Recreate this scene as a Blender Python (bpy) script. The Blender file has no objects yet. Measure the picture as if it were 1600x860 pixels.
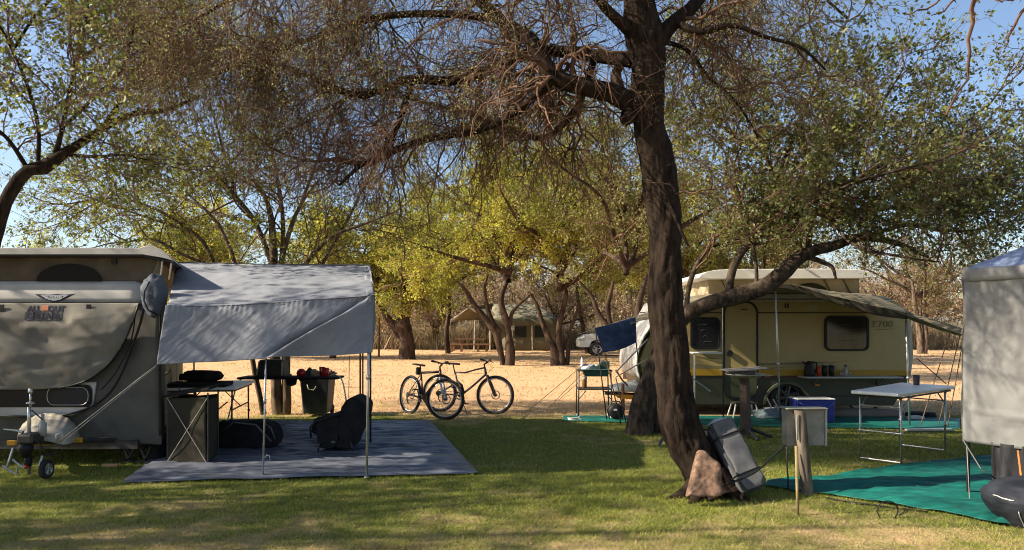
import bpy, math, random
import numpy as np
from mathutils import Vector, Matrix, noise
from mathutils.geometry import tessellate_polygon
random.seed(7)
rng = np.random.default_rng(11)
scene = bpy.context.scene
COL = scene.collection
# ---------------------------------------------------------------- camera
F = 1155.0      # focal length in pixels of a 1600 px wide picture
EYE = 1.6
HY = 510.0
cam_d = bpy.data.cameras.new('camera')
cam_d.lens = 26.0
cam_d.sensor_width = 36.0
cam_d.sensor_fit = 'HORIZONTAL'
cam_d.shift_y = 80.0 / 1600.0
cam_d.clip_end = 3000
cam_d.clip_start = 0.05
cam = bpy.data.objects.new('camera', cam_d)
COL.objects.link(cam)
cam.location = (0, 0, EYE)
cam.rotation_euler = (math.radians(90), 0, 0)
scene.camera = cam
# ---------------------------------------------------------------- light
LX, LY, ELEV = 0.99, 0.14, 33.0      # horizontal travel of the light, elevation of the sun
world = bpy.data.worlds.new('World')
scene.world = world
world.use_nodes = True
wn = world.node_tree
bg = wn.nodes['Background']
sky = wn.nodes.new('ShaderNodeTexSky')
sky.sky_type = 'NISHITA'
sky.sun_disc = False
sky.sun_elevation = math.radians(ELEV)
sky.sun_rotation = math.atan2(-LX, -LY)
sky.altitude = 900
sky.air_density = 1.0
sky.dust_density = 2.6
sky.ozone_density = 1.5
bg.inputs['Strength'].default_value = 0.086
wn.links.new(sky.outputs[0], bg.inputs[0])
sun_d = bpy.data.lights.new('sun', 'SUN')
sun_d.energy = 5.0
sun_d.angle = math.radians(0.53)
sun_d.color = (1.0, 0.88, 0.70)
sun = bpy.data.objects.new('sun', sun_d)
COL.objects.link(sun)
ce = math.cos(math.radians(ELEV))
ldir = Vector((LX * ce, LY * ce, -math.sin(math.radians(ELEV))))
sun.rotation_euler = ldir.to_track_quat('-Z', 'Y').to_euler()
sun.location = (-30, -20, 25)
scene.view_settings.view_transform = 'Standard'
scene.view_settings.look = 'None'
scene.view_settings.exposure = 1.27
scene.view_settings.gamma = 1.0
scene.view_settings.use_curve_mapping = False
scene.cycles.filter_width = 1.05
scene.cycles.max_bounces = 8
scene.cycles.transparent_max_bounces = 8

# ---------------------------------------------------------------- mapping
def P(px, py, Y):
    return Vector(((px - 800) * Y / F, Y, EYE + (HY - py) * Y / F))
def G(px, py, z=0.0):
    Y = (EYE - z) * F / (py - HY)
    return Vector(((px - 800) * Y / F, Y, z))
def PZ(px, Y, z):
    return Vector(((px - 800) * Y / F, Y, z))

# ---------------------------------------------------------------- materials
MATS = {}
def mat(name, c, rough=0.8, c2=None, ns=6.0, bump=0.0, bs=None, metal=0.0, spec=0.3,
        trans=0.0, island=0.0, stretch=(1, 1, 1), detail=4.0, emit=0.0, transmission=0.0, lo=.35, hi=.65, coat=0.0):
    if name in MATS:
        return MATS[name]
    m = bpy.data.materials.new(name)
    m.use_nodes = True
    nt = m.node_tree
    nd, lk = nt.nodes, nt.links
    b = nd['Principled BSDF']
    out = nd['Material Output']
    b.inputs['Roughness'].default_value = rough
    b.inputs['Metallic'].default_value = metal
    b.inputs['Specular IOR Level'].default_value = spec
    if transmission: b.inputs['Transmission Weight'].default_value = transmission
    if coat: b.inputs['Coat Weight'].default_value = coat
    col = None
    tc = nd.new('ShaderNodeTexCoord'); mp = nd.new('ShaderNodeMapping')
    mp.inputs['Scale'].default_value = stretch
    lk.new(tc.outputs['Object'], mp.inputs[0])
    if c2 is not None:
        n = nd.new('ShaderNodeTexNoise'); n.inputs['Scale'].default_value = ns
        n.inputs['Detail'].default_value = detail
        n.inputs['Roughness'].default_value = 0.62
        lk.new(mp.outputs[0], n.inputs['Vector'])
        r = nd.new('ShaderNodeValToRGB')
        r.color_ramp.elements[0].position = lo; r.color_ramp.elements[1].position = hi
        r.color_ramp.elements[0].color = (*c, 1); r.color_ramp.elements[1].color = (*c2, 1)
        lk.new(n.outputs['Fac'], r.inputs[0]); col = r.outputs[0]
    else:
        rgb = nd.new('ShaderNodeRGB'); rgb.outputs[0].default_value = (*c, 1); col = rgb.outputs[0]
    if island:
        g = nd.new('ShaderNodeNewGeometry')
        h = nd.new('ShaderNodeHueSaturation')
        mr = nd.new('ShaderNodeMapRange'); mr.inputs['To Min'].default_value = 1 - island; mr.inputs['To Max'].default_value = 1 + island
        lk.new(g.outputs['Random Per Island'], mr.inputs['Value'])
        lk.new(mr.outputs[0], h.inputs['Value'])
        m2 = nd.new('ShaderNodeMath'); m2.operation = 'MULTIPLY'; m2.inputs[1].default_value = 7.31
        fr = nd.new('ShaderNodeMath'); fr.operation = 'FRACT'
        mr2 = nd.new('ShaderNodeMapRange'); mr2.inputs['To Min'].default_value = 0.47; mr2.inputs['To Max'].default_value = 0.53
        lk.new(g.outputs['Random Per Island'], m2.inputs[0]); lk.new(m2.outputs[0], fr.inputs[0]); lk.new(fr.outputs[0], mr2.inputs['Value'])
        lk.new(mr2.outputs[0], h.inputs['Hue'])
        lk.new(col, h.inputs['Color']); col = h.outputs[0]
    lk.new(col, b.inputs['Base Color'])
    if bump:
        n2 = nd.new('ShaderNodeTexNoise'); n2.inputs['Scale'].default_value = bs or ns * 4
        n2.inputs['Detail'].default_value = 6
        lk.new(mp.outputs[0], n2.inputs['Vector'])
        bp = nd.new('ShaderNodeBump'); bp.inputs['Strength'].default_value = min(1, bump * 10); bp.inputs['Distance'].default_value = bump
        lk.new(n2.outputs['Fac'], bp.inputs['Height']); lk.new(bp.outputs[0], b.inputs['Normal'])
    if trans:
        t = nd.new('ShaderNodeBsdfTranslucent'); mx = nd.new('ShaderNodeMixShader'); mx.inputs[0].default_value = trans
        vm = nd.new('ShaderNodeVectorMath'); vm.operation = 'MULTIPLY'; vm.inputs[1].default_value = (1.4, 1.45, .8) if 'leaf' in name else (1, 1, 1)
        lk.new(col, vm.inputs[0]); lk.new(vm.outputs[0], t.inputs['Color']); lk.new(b.outputs[0], mx.inputs[1]); lk.new(t.outputs[0], mx.inputs[2])
        lk.new(mx.outputs[0], out.inputs['Surface'])
    if emit:
        b.inputs['Emission Strength'].default_value = emit
    MATS[name] = m
    return m

# ---------------------------------------------------------------- things and parts
OFF = {}
def thing(name, label, cat, loc=(0, 0, 0), rotz=0.0, group=None, local=False):
    o = bpy.data.objects.new(name, None)
    o.empty_display_size = 0.1
    COL.objects.link(o)
    o.location = loc
    o.rotation_euler = (0, 0, rotz)
    o['label'] = label; o['category'] = cat
    if group: o['group'] = group
    OFF[o.name] = Vector((0, 0, 0)) if local else Vector(loc)
    return o
def tag(o, label=None, cat=None, group=None, kind=None):
    if label: o['label'] = label
    if cat: o['category'] = cat
    if group: o['group'] = group
    if kind: o['kind'] = kind
    return o
def mesh_np(name, V, Fc, m, parent=None, smooth=True):
    """V (n,3) float, Fc list of int arrays (m,k)"""
    me = bpy.data.meshes.new(name)
    V = np.asarray(V, dtype=np.float32)
    if not isinstance(Fc, (list, tuple)): Fc = [Fc]
    Fc = [f for f in Fc if len(f)]
    if parent is not None:
        V = V - np.array(OFF[parent.name], dtype=np.float32)
    nl = sum(f.size for f in Fc); npol = sum(len(f) for f in Fc)
    me.vertices.add(len(V)); me.vertices.foreach_set('co', V.ravel())
    me.loops.add(nl); me.polygons.add(npol)
    me.loops.foreach_set('vertex_index', np.concatenate([f.ravel() for f in Fc]).astype(np.int32))
    st = []; s = 0
    for f in Fc:
        k = f.shape[1]
        st.append(s + np.arange(len(f)) * k); s += f.size
    me.polygons.foreach_set('loop_start', np.concatenate(st).astype(np.int32))
    me.update(calc_edges=True)
    if smooth: me.polygons.foreach_set('use_smooth', np.ones(npol, dtype=bool))
    me.materials.append(m)
    o = bpy.data.objects.new(name, me)
    COL.objects.link(o)
    if parent is not None:
        o.parent = parent; OFF[o.name] = OFF[parent.name]
    return o

class MB:
    def __init__(s): s.v = []; s.f = []
    def add(s, vs, fs):
        n = len(s.v); s.v += [Vector(v) for v in vs]; s.f += [tuple(i + n for i in f) for f in fs]; return s
    def box(s, c, size, rot=None, taper=None, bev=0.0):
        c = Vector(c); hx, hy, hz = [q / 2 for q in size]
        b = min(bev, hx * .9, hy * .9, hz * .9)
        if b <= 0:
            vs = [Vector((x * hx, y * hy, z * hz)) for z in (-1, 1) for y in (-1, 1) for x in (-1, 1)]
            fs = [(0, 2, 3, 1), (4, 5, 7, 6), (0, 1, 5, 4), (2, 6, 7, 3), (0, 4, 6, 2), (1, 3, 7, 5)]
        else:
            vs = []; idx = {}
            for sx in (-1, 1):
                for sy in (-1, 1):
                    for sz in (-1, 1):
                        for a in range(3):
                            q = [sx * (hx - b), sy * (hy - b), sz * (hz - b)]
                            q[a] = (sx * hx, sy * hy, sz * hz)[a]
                            idx[(sx, sy, sz, a)] = len(vs); vs.append(Vector(q))
            fs = []
            for a in range(3):
                o1, o2 = [k for k in range(3) if k != a]
                for sg in (-1, 1):
                    q = []
                    for (u, w) in ((-1, -1), (1, -1), (1, 1), (-1, 1)):
                        t = [0, 0, 0]; t[a] = sg; t[o1] = u; t[o2] = w
                        q.append(idx[(t[0], t[1], t[2], a)])
                    fs.append(tuple(q))
            for a in range(3):
                o1, o2 = [k for k in range(3) if k != a]
                for u in (-1, 1):
                    for w in (-1, 1):
                        q = []
                        for (sg, ax) in ((-1, o1), (1, o1), (1, o2), (-1, o2)):
                            t = [0, 0, 0]; t[a] = sg; t[o1] = u; t[o2] = w
                            q.append(idx[(t[0], t[1], t[2], ax)])
                        fs.append(tuple(q))
            for sx in (-1, 1):
                for sy in (-1, 1):
                    for sz in (-1, 1):
                        fs.append(tuple(idx[(sx, sy, sz, a)] for a in range(3)))
        if taper:
            for v in vs:
                k = 1 + (taper - 1) * (v.z / hz * .5 + .5); v.x *= k; v.y *= k
        if rot is not None:
            R = Matrix.Rotation(rot, 3, 'Z') if isinstance(rot, (int, float)) else rot
            vs = [R @ v for v in vs]
        return s.add([v + c for v in vs], fs)
    def tube(s, pts, r, k=8, cap=True):
        pts = [Vector(p) for p in pts]; n = len(pts)
        rs = r if isinstance(r, (list, tuple)) else [r] * n
        tn = (pts[-1] - pts[0])
        ref = Vector((0, 0, 1)) if abs(tn.normalized().z if tn.length else 0) < .8 else Vector((0, 1, 0))
        vs = []
        u = None
        for i in range(n):
            t = (pts[min(i + 1, n - 1)] - pts[max(i - 1, 0)])
            t = t.normalized() if t.length > 1e-9 else Vector((0, 0, 1))
            if u is None: u = t.cross(ref).normalized() if t.cross(ref).length > 1e-6 else Vector((1, 0, 0))
            else:
                u = u - t * u.dot(t)
                u = u.normalized() if u.length > 1e-6 else t.orthogonal().normalized()
            w = t.cross(u)
            for j in range(k):
                a = 2 * math.pi * j / k
                vs.append(pts[i] + (u * math.cos(a) + w * math.sin(a)) * rs[i])
        fs = [(i * k + j, i * k + (j + 1) % k, (i + 1) * k + (j + 1) % k, (i + 1) * k + j) for i in range(n - 1) for j in range(k)]
        if cap:
            fs.append(tuple(reversed(range(k)))); fs.append(tuple((n - 1) * k + j for j in range(k)))
        return s.add(vs, fs)
    def lathe(s, prof, c=(0, 0, 0), axis='Z', k=20, ang=2 * math.pi, M=None, cap=True):
        """prof list of (r, h)"""
        n = len(prof); vs = []
        for (r, h) in prof:
            for j in range(k):
                a = ang * j / k
                v = Vector((r * math.cos(a), r * math.sin(a), h))
                if axis == 'X': v = Vector((v.z, v.x, v.y))
                elif axis == 'Y': v = Vector((v.x, v.z, v.y))
                if M is not None: v = M @ v
                vs.append(v + Vector(c))
        fs = [(i * k + j, i * k + (j + 1) % k, (i + 1) * k + (j + 1) % k, (i + 1) * k + j) for i in range(n - 1) for j in range(k)]
        if cap and prof[0][0] > 1e-5: fs.append(tuple(reversed(range(k))))
        if cap and prof[-1][0] > 1e-5: fs.append(tuple((n - 1) * k + j for j in range(k)))
        return s.add(vs, fs)
    def torus(s, c, R, r, axis='Y', k=32, m=8, sx=1.0):
        vs = []
        for i in range(k):
            a = 2 * math.pi * i / k
            for j in range(m):
                b = 2 * math.pi * j / m
                q = R + r * math.cos(b)
                v = Vector((q * math.cos(a), r * math.sin(b) * sx, q * math.sin(a)))
                if axis == 'X': v = Vector((v.y, v.x, v.z))
                elif axis == 'Z': v = Vector((v.x, v.z, v.y))
                vs.append(v + Vector(c))
        fs = [(i * m + j, i * m + (j + 1) % m, ((i + 1) % k) * m + (j + 1) % m, ((i + 1) % k) * m + j) for i in range(k) for j in range(m)]
        return s.add(vs, fs)
    def prism(s, poly, d):
        """poly: list of 3d points (planar), d: extrusion vector"""
        poly = [Vector(p) for p in poly]; n = len(poly); d = Vector(d)
        vs = poly + [p + d for p in poly]
        tri = tessellate_polygon([poly])
        fs = [tuple(t) for t in tri] + [tuple(n + i for i in reversed(t)) for t in tri]
        fs += [(i, i + n, (i + 1) % n + n, (i + 1) % n) for i in range(n)]
        return s.add(vs, fs)
    def grid(s, fn, nu, nv):
        vs = [fn(i / nu, j / nv) for j in range(nv + 1) for i in range(nu + 1)]
        fs = [(j * (nu + 1) + i, j * (nu + 1) + i + 1, (j + 1) * (nu + 1) + i + 1, (j + 1) * (nu + 1) + i) for j in range(nv) for i in range(nu)]
        return s.add(vs, fs)
    def build(s, name, m, parent=None, smooth=False, fix=True, solid=0.0, bevel=0.0, sub=0):
        me = bpy.data.meshes.new(name)
        off = OFF[parent.name] if parent is not None else Vector((0, 0, 0))
        me.from_pydata([tuple(v - off) for v in s.v], [], s.f)
        if fix:
            import bmesh
            bm = bmesh.new(); bm.from_mesh(me)
            bmesh.ops.recalc_face_normals(bm, faces=bm.faces); bm.to_mesh(me); bm.free()
        if smooth: me.polygons.foreach_set('use_smooth', [True] * len(me.polygons))
        me.materials.append(m)
        o = bpy.data.objects.new(name, me)
        COL.objects.link(o)
        if parent is not None: o.parent = parent; OFF[o.name] = off
        if solid:
            md = o.modifiers.new('solid', 'SOLIDIFY'); md.thickness = solid; md.offset = 0
        if bevel:
            md = o.modifiers.new('bev', 'BEVEL'); md.width = bevel; md.segments = 2; md.limit_method = 'ANGLE'
        if sub:
            md = o.modifiers.new('sub', 'SUBSURF'); md.levels = sub; md.render_levels = sub
        return o

def spline(pts, n):
    """Catmull-Rom through pts (list of equal length tuples), resampled to n rows"""
    A = np.array(pts, dtype=float)
    A2 = np.vstack([2 * A[0] - A[1], A, 2 * A[-1] - A[-2]])
    seg = np.linalg.norm(np.diff(A[:, :3], axis=0), axis=1); cum = np.concatenate([[0], np.cumsum(seg)])
    t = np.linspace(0, cum[-1], n)
    i = np.clip(np.searchsorted(cum, t, side='right') - 1, 0, len(A) - 2)
    u = ((t - cum[i]) / np.maximum(seg[i], 1e-9))[:, None]
    p0, p1, p2, p3 = A2[i], A2[i + 1], A2[i + 2], A2[i + 3]
    return .5 * (2 * p1 + (p2 - p0) * u + (2 * p0 - 5 * p1 + 4 * p2 - p3) * u ** 2 + (3 * p1 - p0 - 3 * p2 + p3) * u ** 3)

def loft(top, bot, nu, nv, amp=0.0, sc=3.0, push=None, seed=0.0, stretch=(1, 1, 1)):
    """cloth between two polylines of world points; wrinkles along the mean normal"""
    T = spline([tuple(p) for p in top], nu + 1); B = spline([tuple(p) for p in bot], nu + 1)
    d = Vector(T[nu // 2] - B[nu // 2]); e = Vector(T[-1] - T[0]); nrm = d.cross(e).normalized()
    def fn(u, v):
        i = int(round(u * nu))
        p = Vector(T[i] * (1 - v) + B[i] * v)
        h = 0.0
        if amp:
            q = Vector((p.x * stretch[0], p.y * stretch[1], p.z * stretch[2])) * sc + Vector((seed, seed * .7, 0))
            h = amp * (noise.noise(q) + .5 * (1 - abs(noise.noise(q * 2.3)) * 2) * .6 + .3 * noise.noise(q * 5.1))
        if push: h += push(u, v)
        return p + nrm * h
    return MB().grid(fn, nu, nv)
# ================================================================ TREES
def nrm(a): return a / np.maximum(np.linalg.norm(a, axis=-1, keepdims=True), 1e-9)
def grow(S, D, L, R0, steps, wander, trop=(0, 0, 0), end=0.35, zig=0.0):
    N = len(S)
    Pn = np.zeros((N, steps + 1, 3)); Pn[:, 0] = S
    d = nrm(D.copy()); tr = np.array(trop)
    for k in range(steps):
        d = nrm(d + rng.normal(0, wander, (N, 3)) + tr)
        dd = nrm(d + rng.normal(0, zig, (N, 3))) if zig else d
        Pn[:, k + 1] = Pn[:, k] + dd * (L / steps)[:, None]
    t = np.linspace(0, 1, steps + 1)[None]
    Rn = R0[:, None] * (1 - (1 - end) * t)
    return Pn, Rn
def spawn(Pn, Rn, per, tmin=0.2, tmax=1.0, ang=(35, 70), up=0.0, ratio=0.55, out=None, tb=1.0):
    N, S1, _ = Pn.shape
    n = int(N * per)
    if per == int(per): par = np.repeat(np.arange(N), int(per))
    else: par = rng.integers(0, N, n)
    t = (tmin + (tmax - tmin) * rng.random(len(par)) ** tb) * (S1 - 1)
    i = np.minimum(t.astype(int), S1 - 2); f = (t - i)[:, None]
    pos = Pn[par, i] * (1 - f) + Pn[par, i + 1] * f
    tan = nrm(Pn[par, i + 1] - Pn[par, i])
    r = Rn[par, i] * (1 - f[:, 0]) + Rn[par, i + 1] * f[:, 0]
    ref = rng.normal(0, 1, tan.shape); side = nrm(np.cross(tan, ref))
    a = np.radians(rng.uniform(ang[0], ang[1], len(par)))[:, None]
    d = tan * np.cos(a) + side * np.sin(a)
    d[:, 2] += up
    if out is not None: d = d + nrm(pos - np.array(out)) * 0.45
    return pos, nrm(d), r * ratio
def tubes(Pn, Rn, k=3):
    N, S1, _ = Pn.shape
    T = np.empty_like(Pn); T[:, 1:-1] = Pn[:, 2:] - Pn[:, :-2]; T[:, 0] = Pn[:, 1] - Pn[:, 0]; T[:, -1] = Pn[:, -1] - Pn[:, -2]
    T = nrm(T)
    m = nrm(Pn[:, -1] - Pn[:, 0])
    ref = np.where(np.abs(m[:, 2:3]) < .75, np.array([[0, 0, 1.]]), np.array([[0, 1., 0]]))[:, None, :]
    U = nrm(np.cross(T, np.broadcast_to(ref, T.shape))); W = np.cross(T, U)
    a = np.arange(k) * 2 * np.pi / k
    V = Pn[:, :, None, :] + (U[:, :, None, :] * np.cos(a)[None, None, :, None] + W[:, :, None, :] * np.sin(a)[None, None, :, None]) * Rn[:, :, None, None]
    V = V.reshape(-1, 3)
    n_, s_, j_ = np.meshgrid(np.arange(N), np.arange(S1 - 1), np.arange(k), indexing='ij')
    b = n_ * S1 * k + s_ * k
    q = np.stack([b + j_, b + (j_ + 1) % k, b + k + (j_ + 1) % k, b + k + j_], -1).reshape(-1, 4)
    return V, q
def merge(parts):
    Vs, Fs, n = [], [], 0
    for V, f in parts:
        Vs.append(V); Fs.append(f + n); n += len(V)
    return np.vstack(Vs), np.vstack(Fs)
def leaves(Pn, n, size, asp=0.6, spread=0.02, tmin=0.15, updir=0.3, var=0.35):
    """n leaves spread along twig polylines: folded quads, 2 triangles"""
    N, S1, _ = Pn.shape
    par = rng.integers(0, N, n); t = (tmin + (1 - tmin) * rng.random(n)) * (S1 - 1)
    i = np.minimum(t.astype(int), S1 - 2); f = (t - i)[:, None]
    pos = Pn[par, i] * (1 - f) + Pn[par, i + 1] * f
    tan = nrm(Pn[par, i + 1] - Pn[par, i])
    pos = pos + rng.normal(0, spread, pos.shape)
    d = nrm(tan * .6 + rng.normal(0, .7, pos.shape) + np.array([0, 0, -.1]))
    nn = nrm(rng.normal(0, .8, pos.shape) + np.array([0, 0, updir]))
    w = nrm(np.cross(d, nn)); nn = np.cross(w, d)
    s = (size * rng.uniform(1 - var, 1 + var, n))[:, None]
    a = pos; c = pos + d * s
    m = pos + d * s * .5
    b1 = m + w * s * asp * .5 + nn * s * .12; b2 = m - w * s * asp * .5 + nn * s * .12
    V = np.stack([a, b1, c, b2], 1).reshape(-1, 3)
    q = np.arange(n * 4).reshape(-1, 4)
    tri = np.concatenate([q[:, [0, 1, 2]], q[:, [0, 2, 3]]])
    return V, tri
def bough(pts, n=20, wpx=True):
    """pts: (px, py, Y, width px) -> world spline"""
    L = []
    for (x, y, Y, w) in pts:
        p = P(x, y, Y); L.append((p.x, p.y, p.z, w * Y / F / 2))
    return spline(L, n)
def clipmask(Pn, fn):
    return np.array([fn(*p) for p in Pn.mean(axis=1)])

M_bark = mat('bark_dark', (0.011, 0.0075, 0.006), .95, (0.036, 0.025, 0.018), 16, .03, 40, stretch=(1, 1, .35), spec=.1)
M_bark2 = mat('bark_brown', (0.05, 0.035, 0.025), .95, (0.19, 0.14, 0.10), 10, .02, 26, stretch=(1, 1, .4), spec=.1)
M_bark4 = mat('bark_grey', (0.022, 0.016, 0.012), .95, (0.10, 0.075, 0.055), 12, .03, 34, stretch=(1, 1, .5), spec=.1)
M_bark3 = mat('bark_red', (0.026, 0.018, 0.014), .95, (0.085, 0.056, 0.04), 6, .03, 16, stretch=(1, 1, .4), spec=.1)
M_twig = mat('twig_dark', (0.06, 0.034, 0.024), .9, (0.21, 0.125, 0.085), 3, spec=.15)
M_twig2 = mat('twig_grey', (0.16, 0.12, 0.09), .9, (0.28, 0.21, 0.16), 3, spec=.15)
M_leaf_thorn = mat('leaf_thorn', (0.13, 0.14, 0.06), .7, (0.32, 0.30, 0.16), 1.2, trans=.35, island=.35, spec=.2)
M_leaf_dark = mat('leaf_dark', (0.07, 0.095, 0.024), .5, (0.23, 0.23, 0.07), .9, trans=.3, island=.4, spec=.35)
M_leaf_mid = mat('leaf_mid', (0.08, 0.105, 0.022), .6, (0.24, 0.25, 0.05), .7, trans=.38, island=.4, spec=.3)
M_leaf_yel = mat('leaf_yellow', (0.17, 0.19, 0.035), .6, (0.46, 0.42, 0.085), .45, trans=.42, island=.4, spec=.25)
M_leaf_olive = mat('leaf_olive', (0.11, 0.12, 0.04), .65, (0.24, 0.22, 0.08), .4, trans=.35, island=.4, spec=.2)
M_leaf_dry = mat('leaf_dry', (0.22, 0.15, 0.09), .7, (0.36, 0.26, 0.16), .4, trans=.3, island=.35, spec=.2)

def build_tree(name, label, trunks, boughs, loc, bark, twigm, leafm, sec=(9, 1.2), ter=(8, .6), qua=(6, .28),
               leafn=12000, leafs=.05, trop=(0, 0, 0), tropt=(0, 0, 0), group=None, cat='tree', keep=None, k2=5, asp=.62,
               wander=.16, secR=.45, leafz=None, zig=0.0, twmin=.0022, spread=.02, out=None, updir=.3, solidtrunk=True, tmin2=.15, root=None, qsteps=4, minr=.012, tk=(28, 40)):
    root = root or thing(name, label, cat, loc, group=group)
    for tr in trunks:
        A = tr if isinstance(tr, np.ndarray) else bough(tr, tk[1])
        Pn = A[None, :, :3]; Rn = A[None, :, 3]
        V, q = tubes(Pn, Rn, tk[0])
        # rough bark relief
        for i in range(len(V)):
            p = Vector(V[i]); c = Vector(A[i // tk[0]][:3]); dr = (p - c)
            r = dr.length
            if r > .02:
                h = noise.noise(Vector((p.x * 4, p.y * 4, p.z * 2.2))) * .14 + noise.noise(Vector((p.x * 16, p.y * 16, p.z * 5))) * .10
                if tk[0] > 40:
                    rg = abs(noise.noise(Vector((p.x * 15, p.y * 15, p.z * 4.5)))) ; rg2 = abs(noise.noise(Vector((p.x * 34, p.y * 34, p.z * 12))))
                    h += -.05 + .20 * min(rg, .25) / .25 * .35 - .05 * (1 - min(1, rg2 * 5))
                V[i] = c + dr * (1 + h)
        mesh_np('trunk', V, q, bark, root)
    if len(boughs) == 0: return root
    BS = [b if isinstance(b, np.ndarray) else bough(b, 20) for b in boughs]
    for A in BS:
        V, q = tubes(A[None, :, :3], A[None, :, 3], 10)
        mesh_np('bough', V, q, bark, root)
    B = np.stack(BS)
    Pb, Rb = B[:, :, :3], B[:, :, 3]
    L1 = np.linalg.norm(np.diff(Pb, axis=1), axis=2).sum(1)
    # number of side branches follows bough length
    wt = L1 / L1.mean()
    tw = []
    rep = np.repeat(np.arange(len(Pb)), np.maximum(1, (wt * sec[0]).astype(int)))
    s, d, r = spawn(Pb[rep], Rb[rep], 1, tmin2, 1.0, (35, 80), .1, secR, out=out)
    # bough tips carry on
    s = np.vstack([s, Pb[:, -1]]); d = np.vstack([d, nrm(Pb[:, -1] - Pb[:, -2])]); r = np.concatenate([r, Rb[:, -1] * .9])
    r = np.maximum(r, minr)
    L = sec[1] * rng.uniform(.55, 1.35, len(s))
    P2, R2 = grow(s, d, L, r, 8, wander, trop, .35, zig)
    if keep is not None:
        m = clipmask(P2, keep); P2, R2 = P2[m], R2[m]
    tw.append(tubes(P2, R2, k2))
    s, d, r = spawn(P2, R2, ter[0], .12, 1, (30, 75), 0, .6)
    r = np.maximum(r, .0045 if twmin > .001 else .003)
    P3, R3 = grow(s, d, ter[1] * rng.uniform(.5, 1.4, len(s)), r, 6, wander * 1.25, tropt, .4, zig)
    if keep is not None:
        m = clipmask(P3, keep); P3, R3 = P3[m], R3[m]
    tw.append(tubes(P3, R3, 4))
    s, d, r = spawn(P3, R3, qua[0], .12, 1, (25, 75), 0, .6)
    r = np.maximum(r, twmin)
    P4, R4 = grow(s, d, qua[1] * rng.uniform(.4, 1.5, len(s)), r, qsteps, wander * 1.3, tropt, .5, zig)
    if keep is not None:
        m = clipmask(P4, keep); P4, R4 = P4[m], R4[m]
    tw.append(tubes(P4, R4, 3))
    V, q = merge(tw)
    o = mesh_np('twigs', V, q, twigm, root); o['kind'] = 'stuff'
    if leafn:
        PL = P4
        if leafz is not None:
            m = np.array([leafz(*p) for p in P4.mean(axis=1)]); PL = P4[m]
        V, t = leaves(PL, leafn, leafs, asp, spread, updir=updir)
        o = mesh_np('foliage', V, t, leafm, root, smooth=False); o['kind'] = 'stuff'
    return root

# ---- main thorn tree -------------------------------------------------------
Yt = 7.1
main_trunk = [(1124, 786, 6.95, 84.6), (1116, 770, 7.0, 73.6), (1106, 750, 7.02, 66.2), (1090, 722, 7.04, 61.6), (1073, 690, 7.06, 60.7), (1059, 655, 7.07, 62.6), (1053, 620, 7.1, 57.0),
              (1051, 580, 7.1, 55.2), (1048, 540, 7.1, 55.2), (1043, 500, 7.1, 55.2), (1037, 450, 7.1, 52.4), (1039, 400, 7.1, 50.6), (1038, 350, 7.1, 51.5), (1034, 300, 7.1, 51.5),
              (1026, 250, 7.1, 50.6), (1016, 200, 7.1, 48.8), (1013, 150, 7.1, 49.7), (1012, 100, 7.1, 55.2), (1007, 60, 7.1, 60.7), (1000, 25, 7.1, 51.5),
              (996, -20, 7.1, 46.0), (990, -80, 7.1, 44.2), (980, -160, 7.2, 38.6), (960, -260, 7.3, 33.1)]
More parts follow.
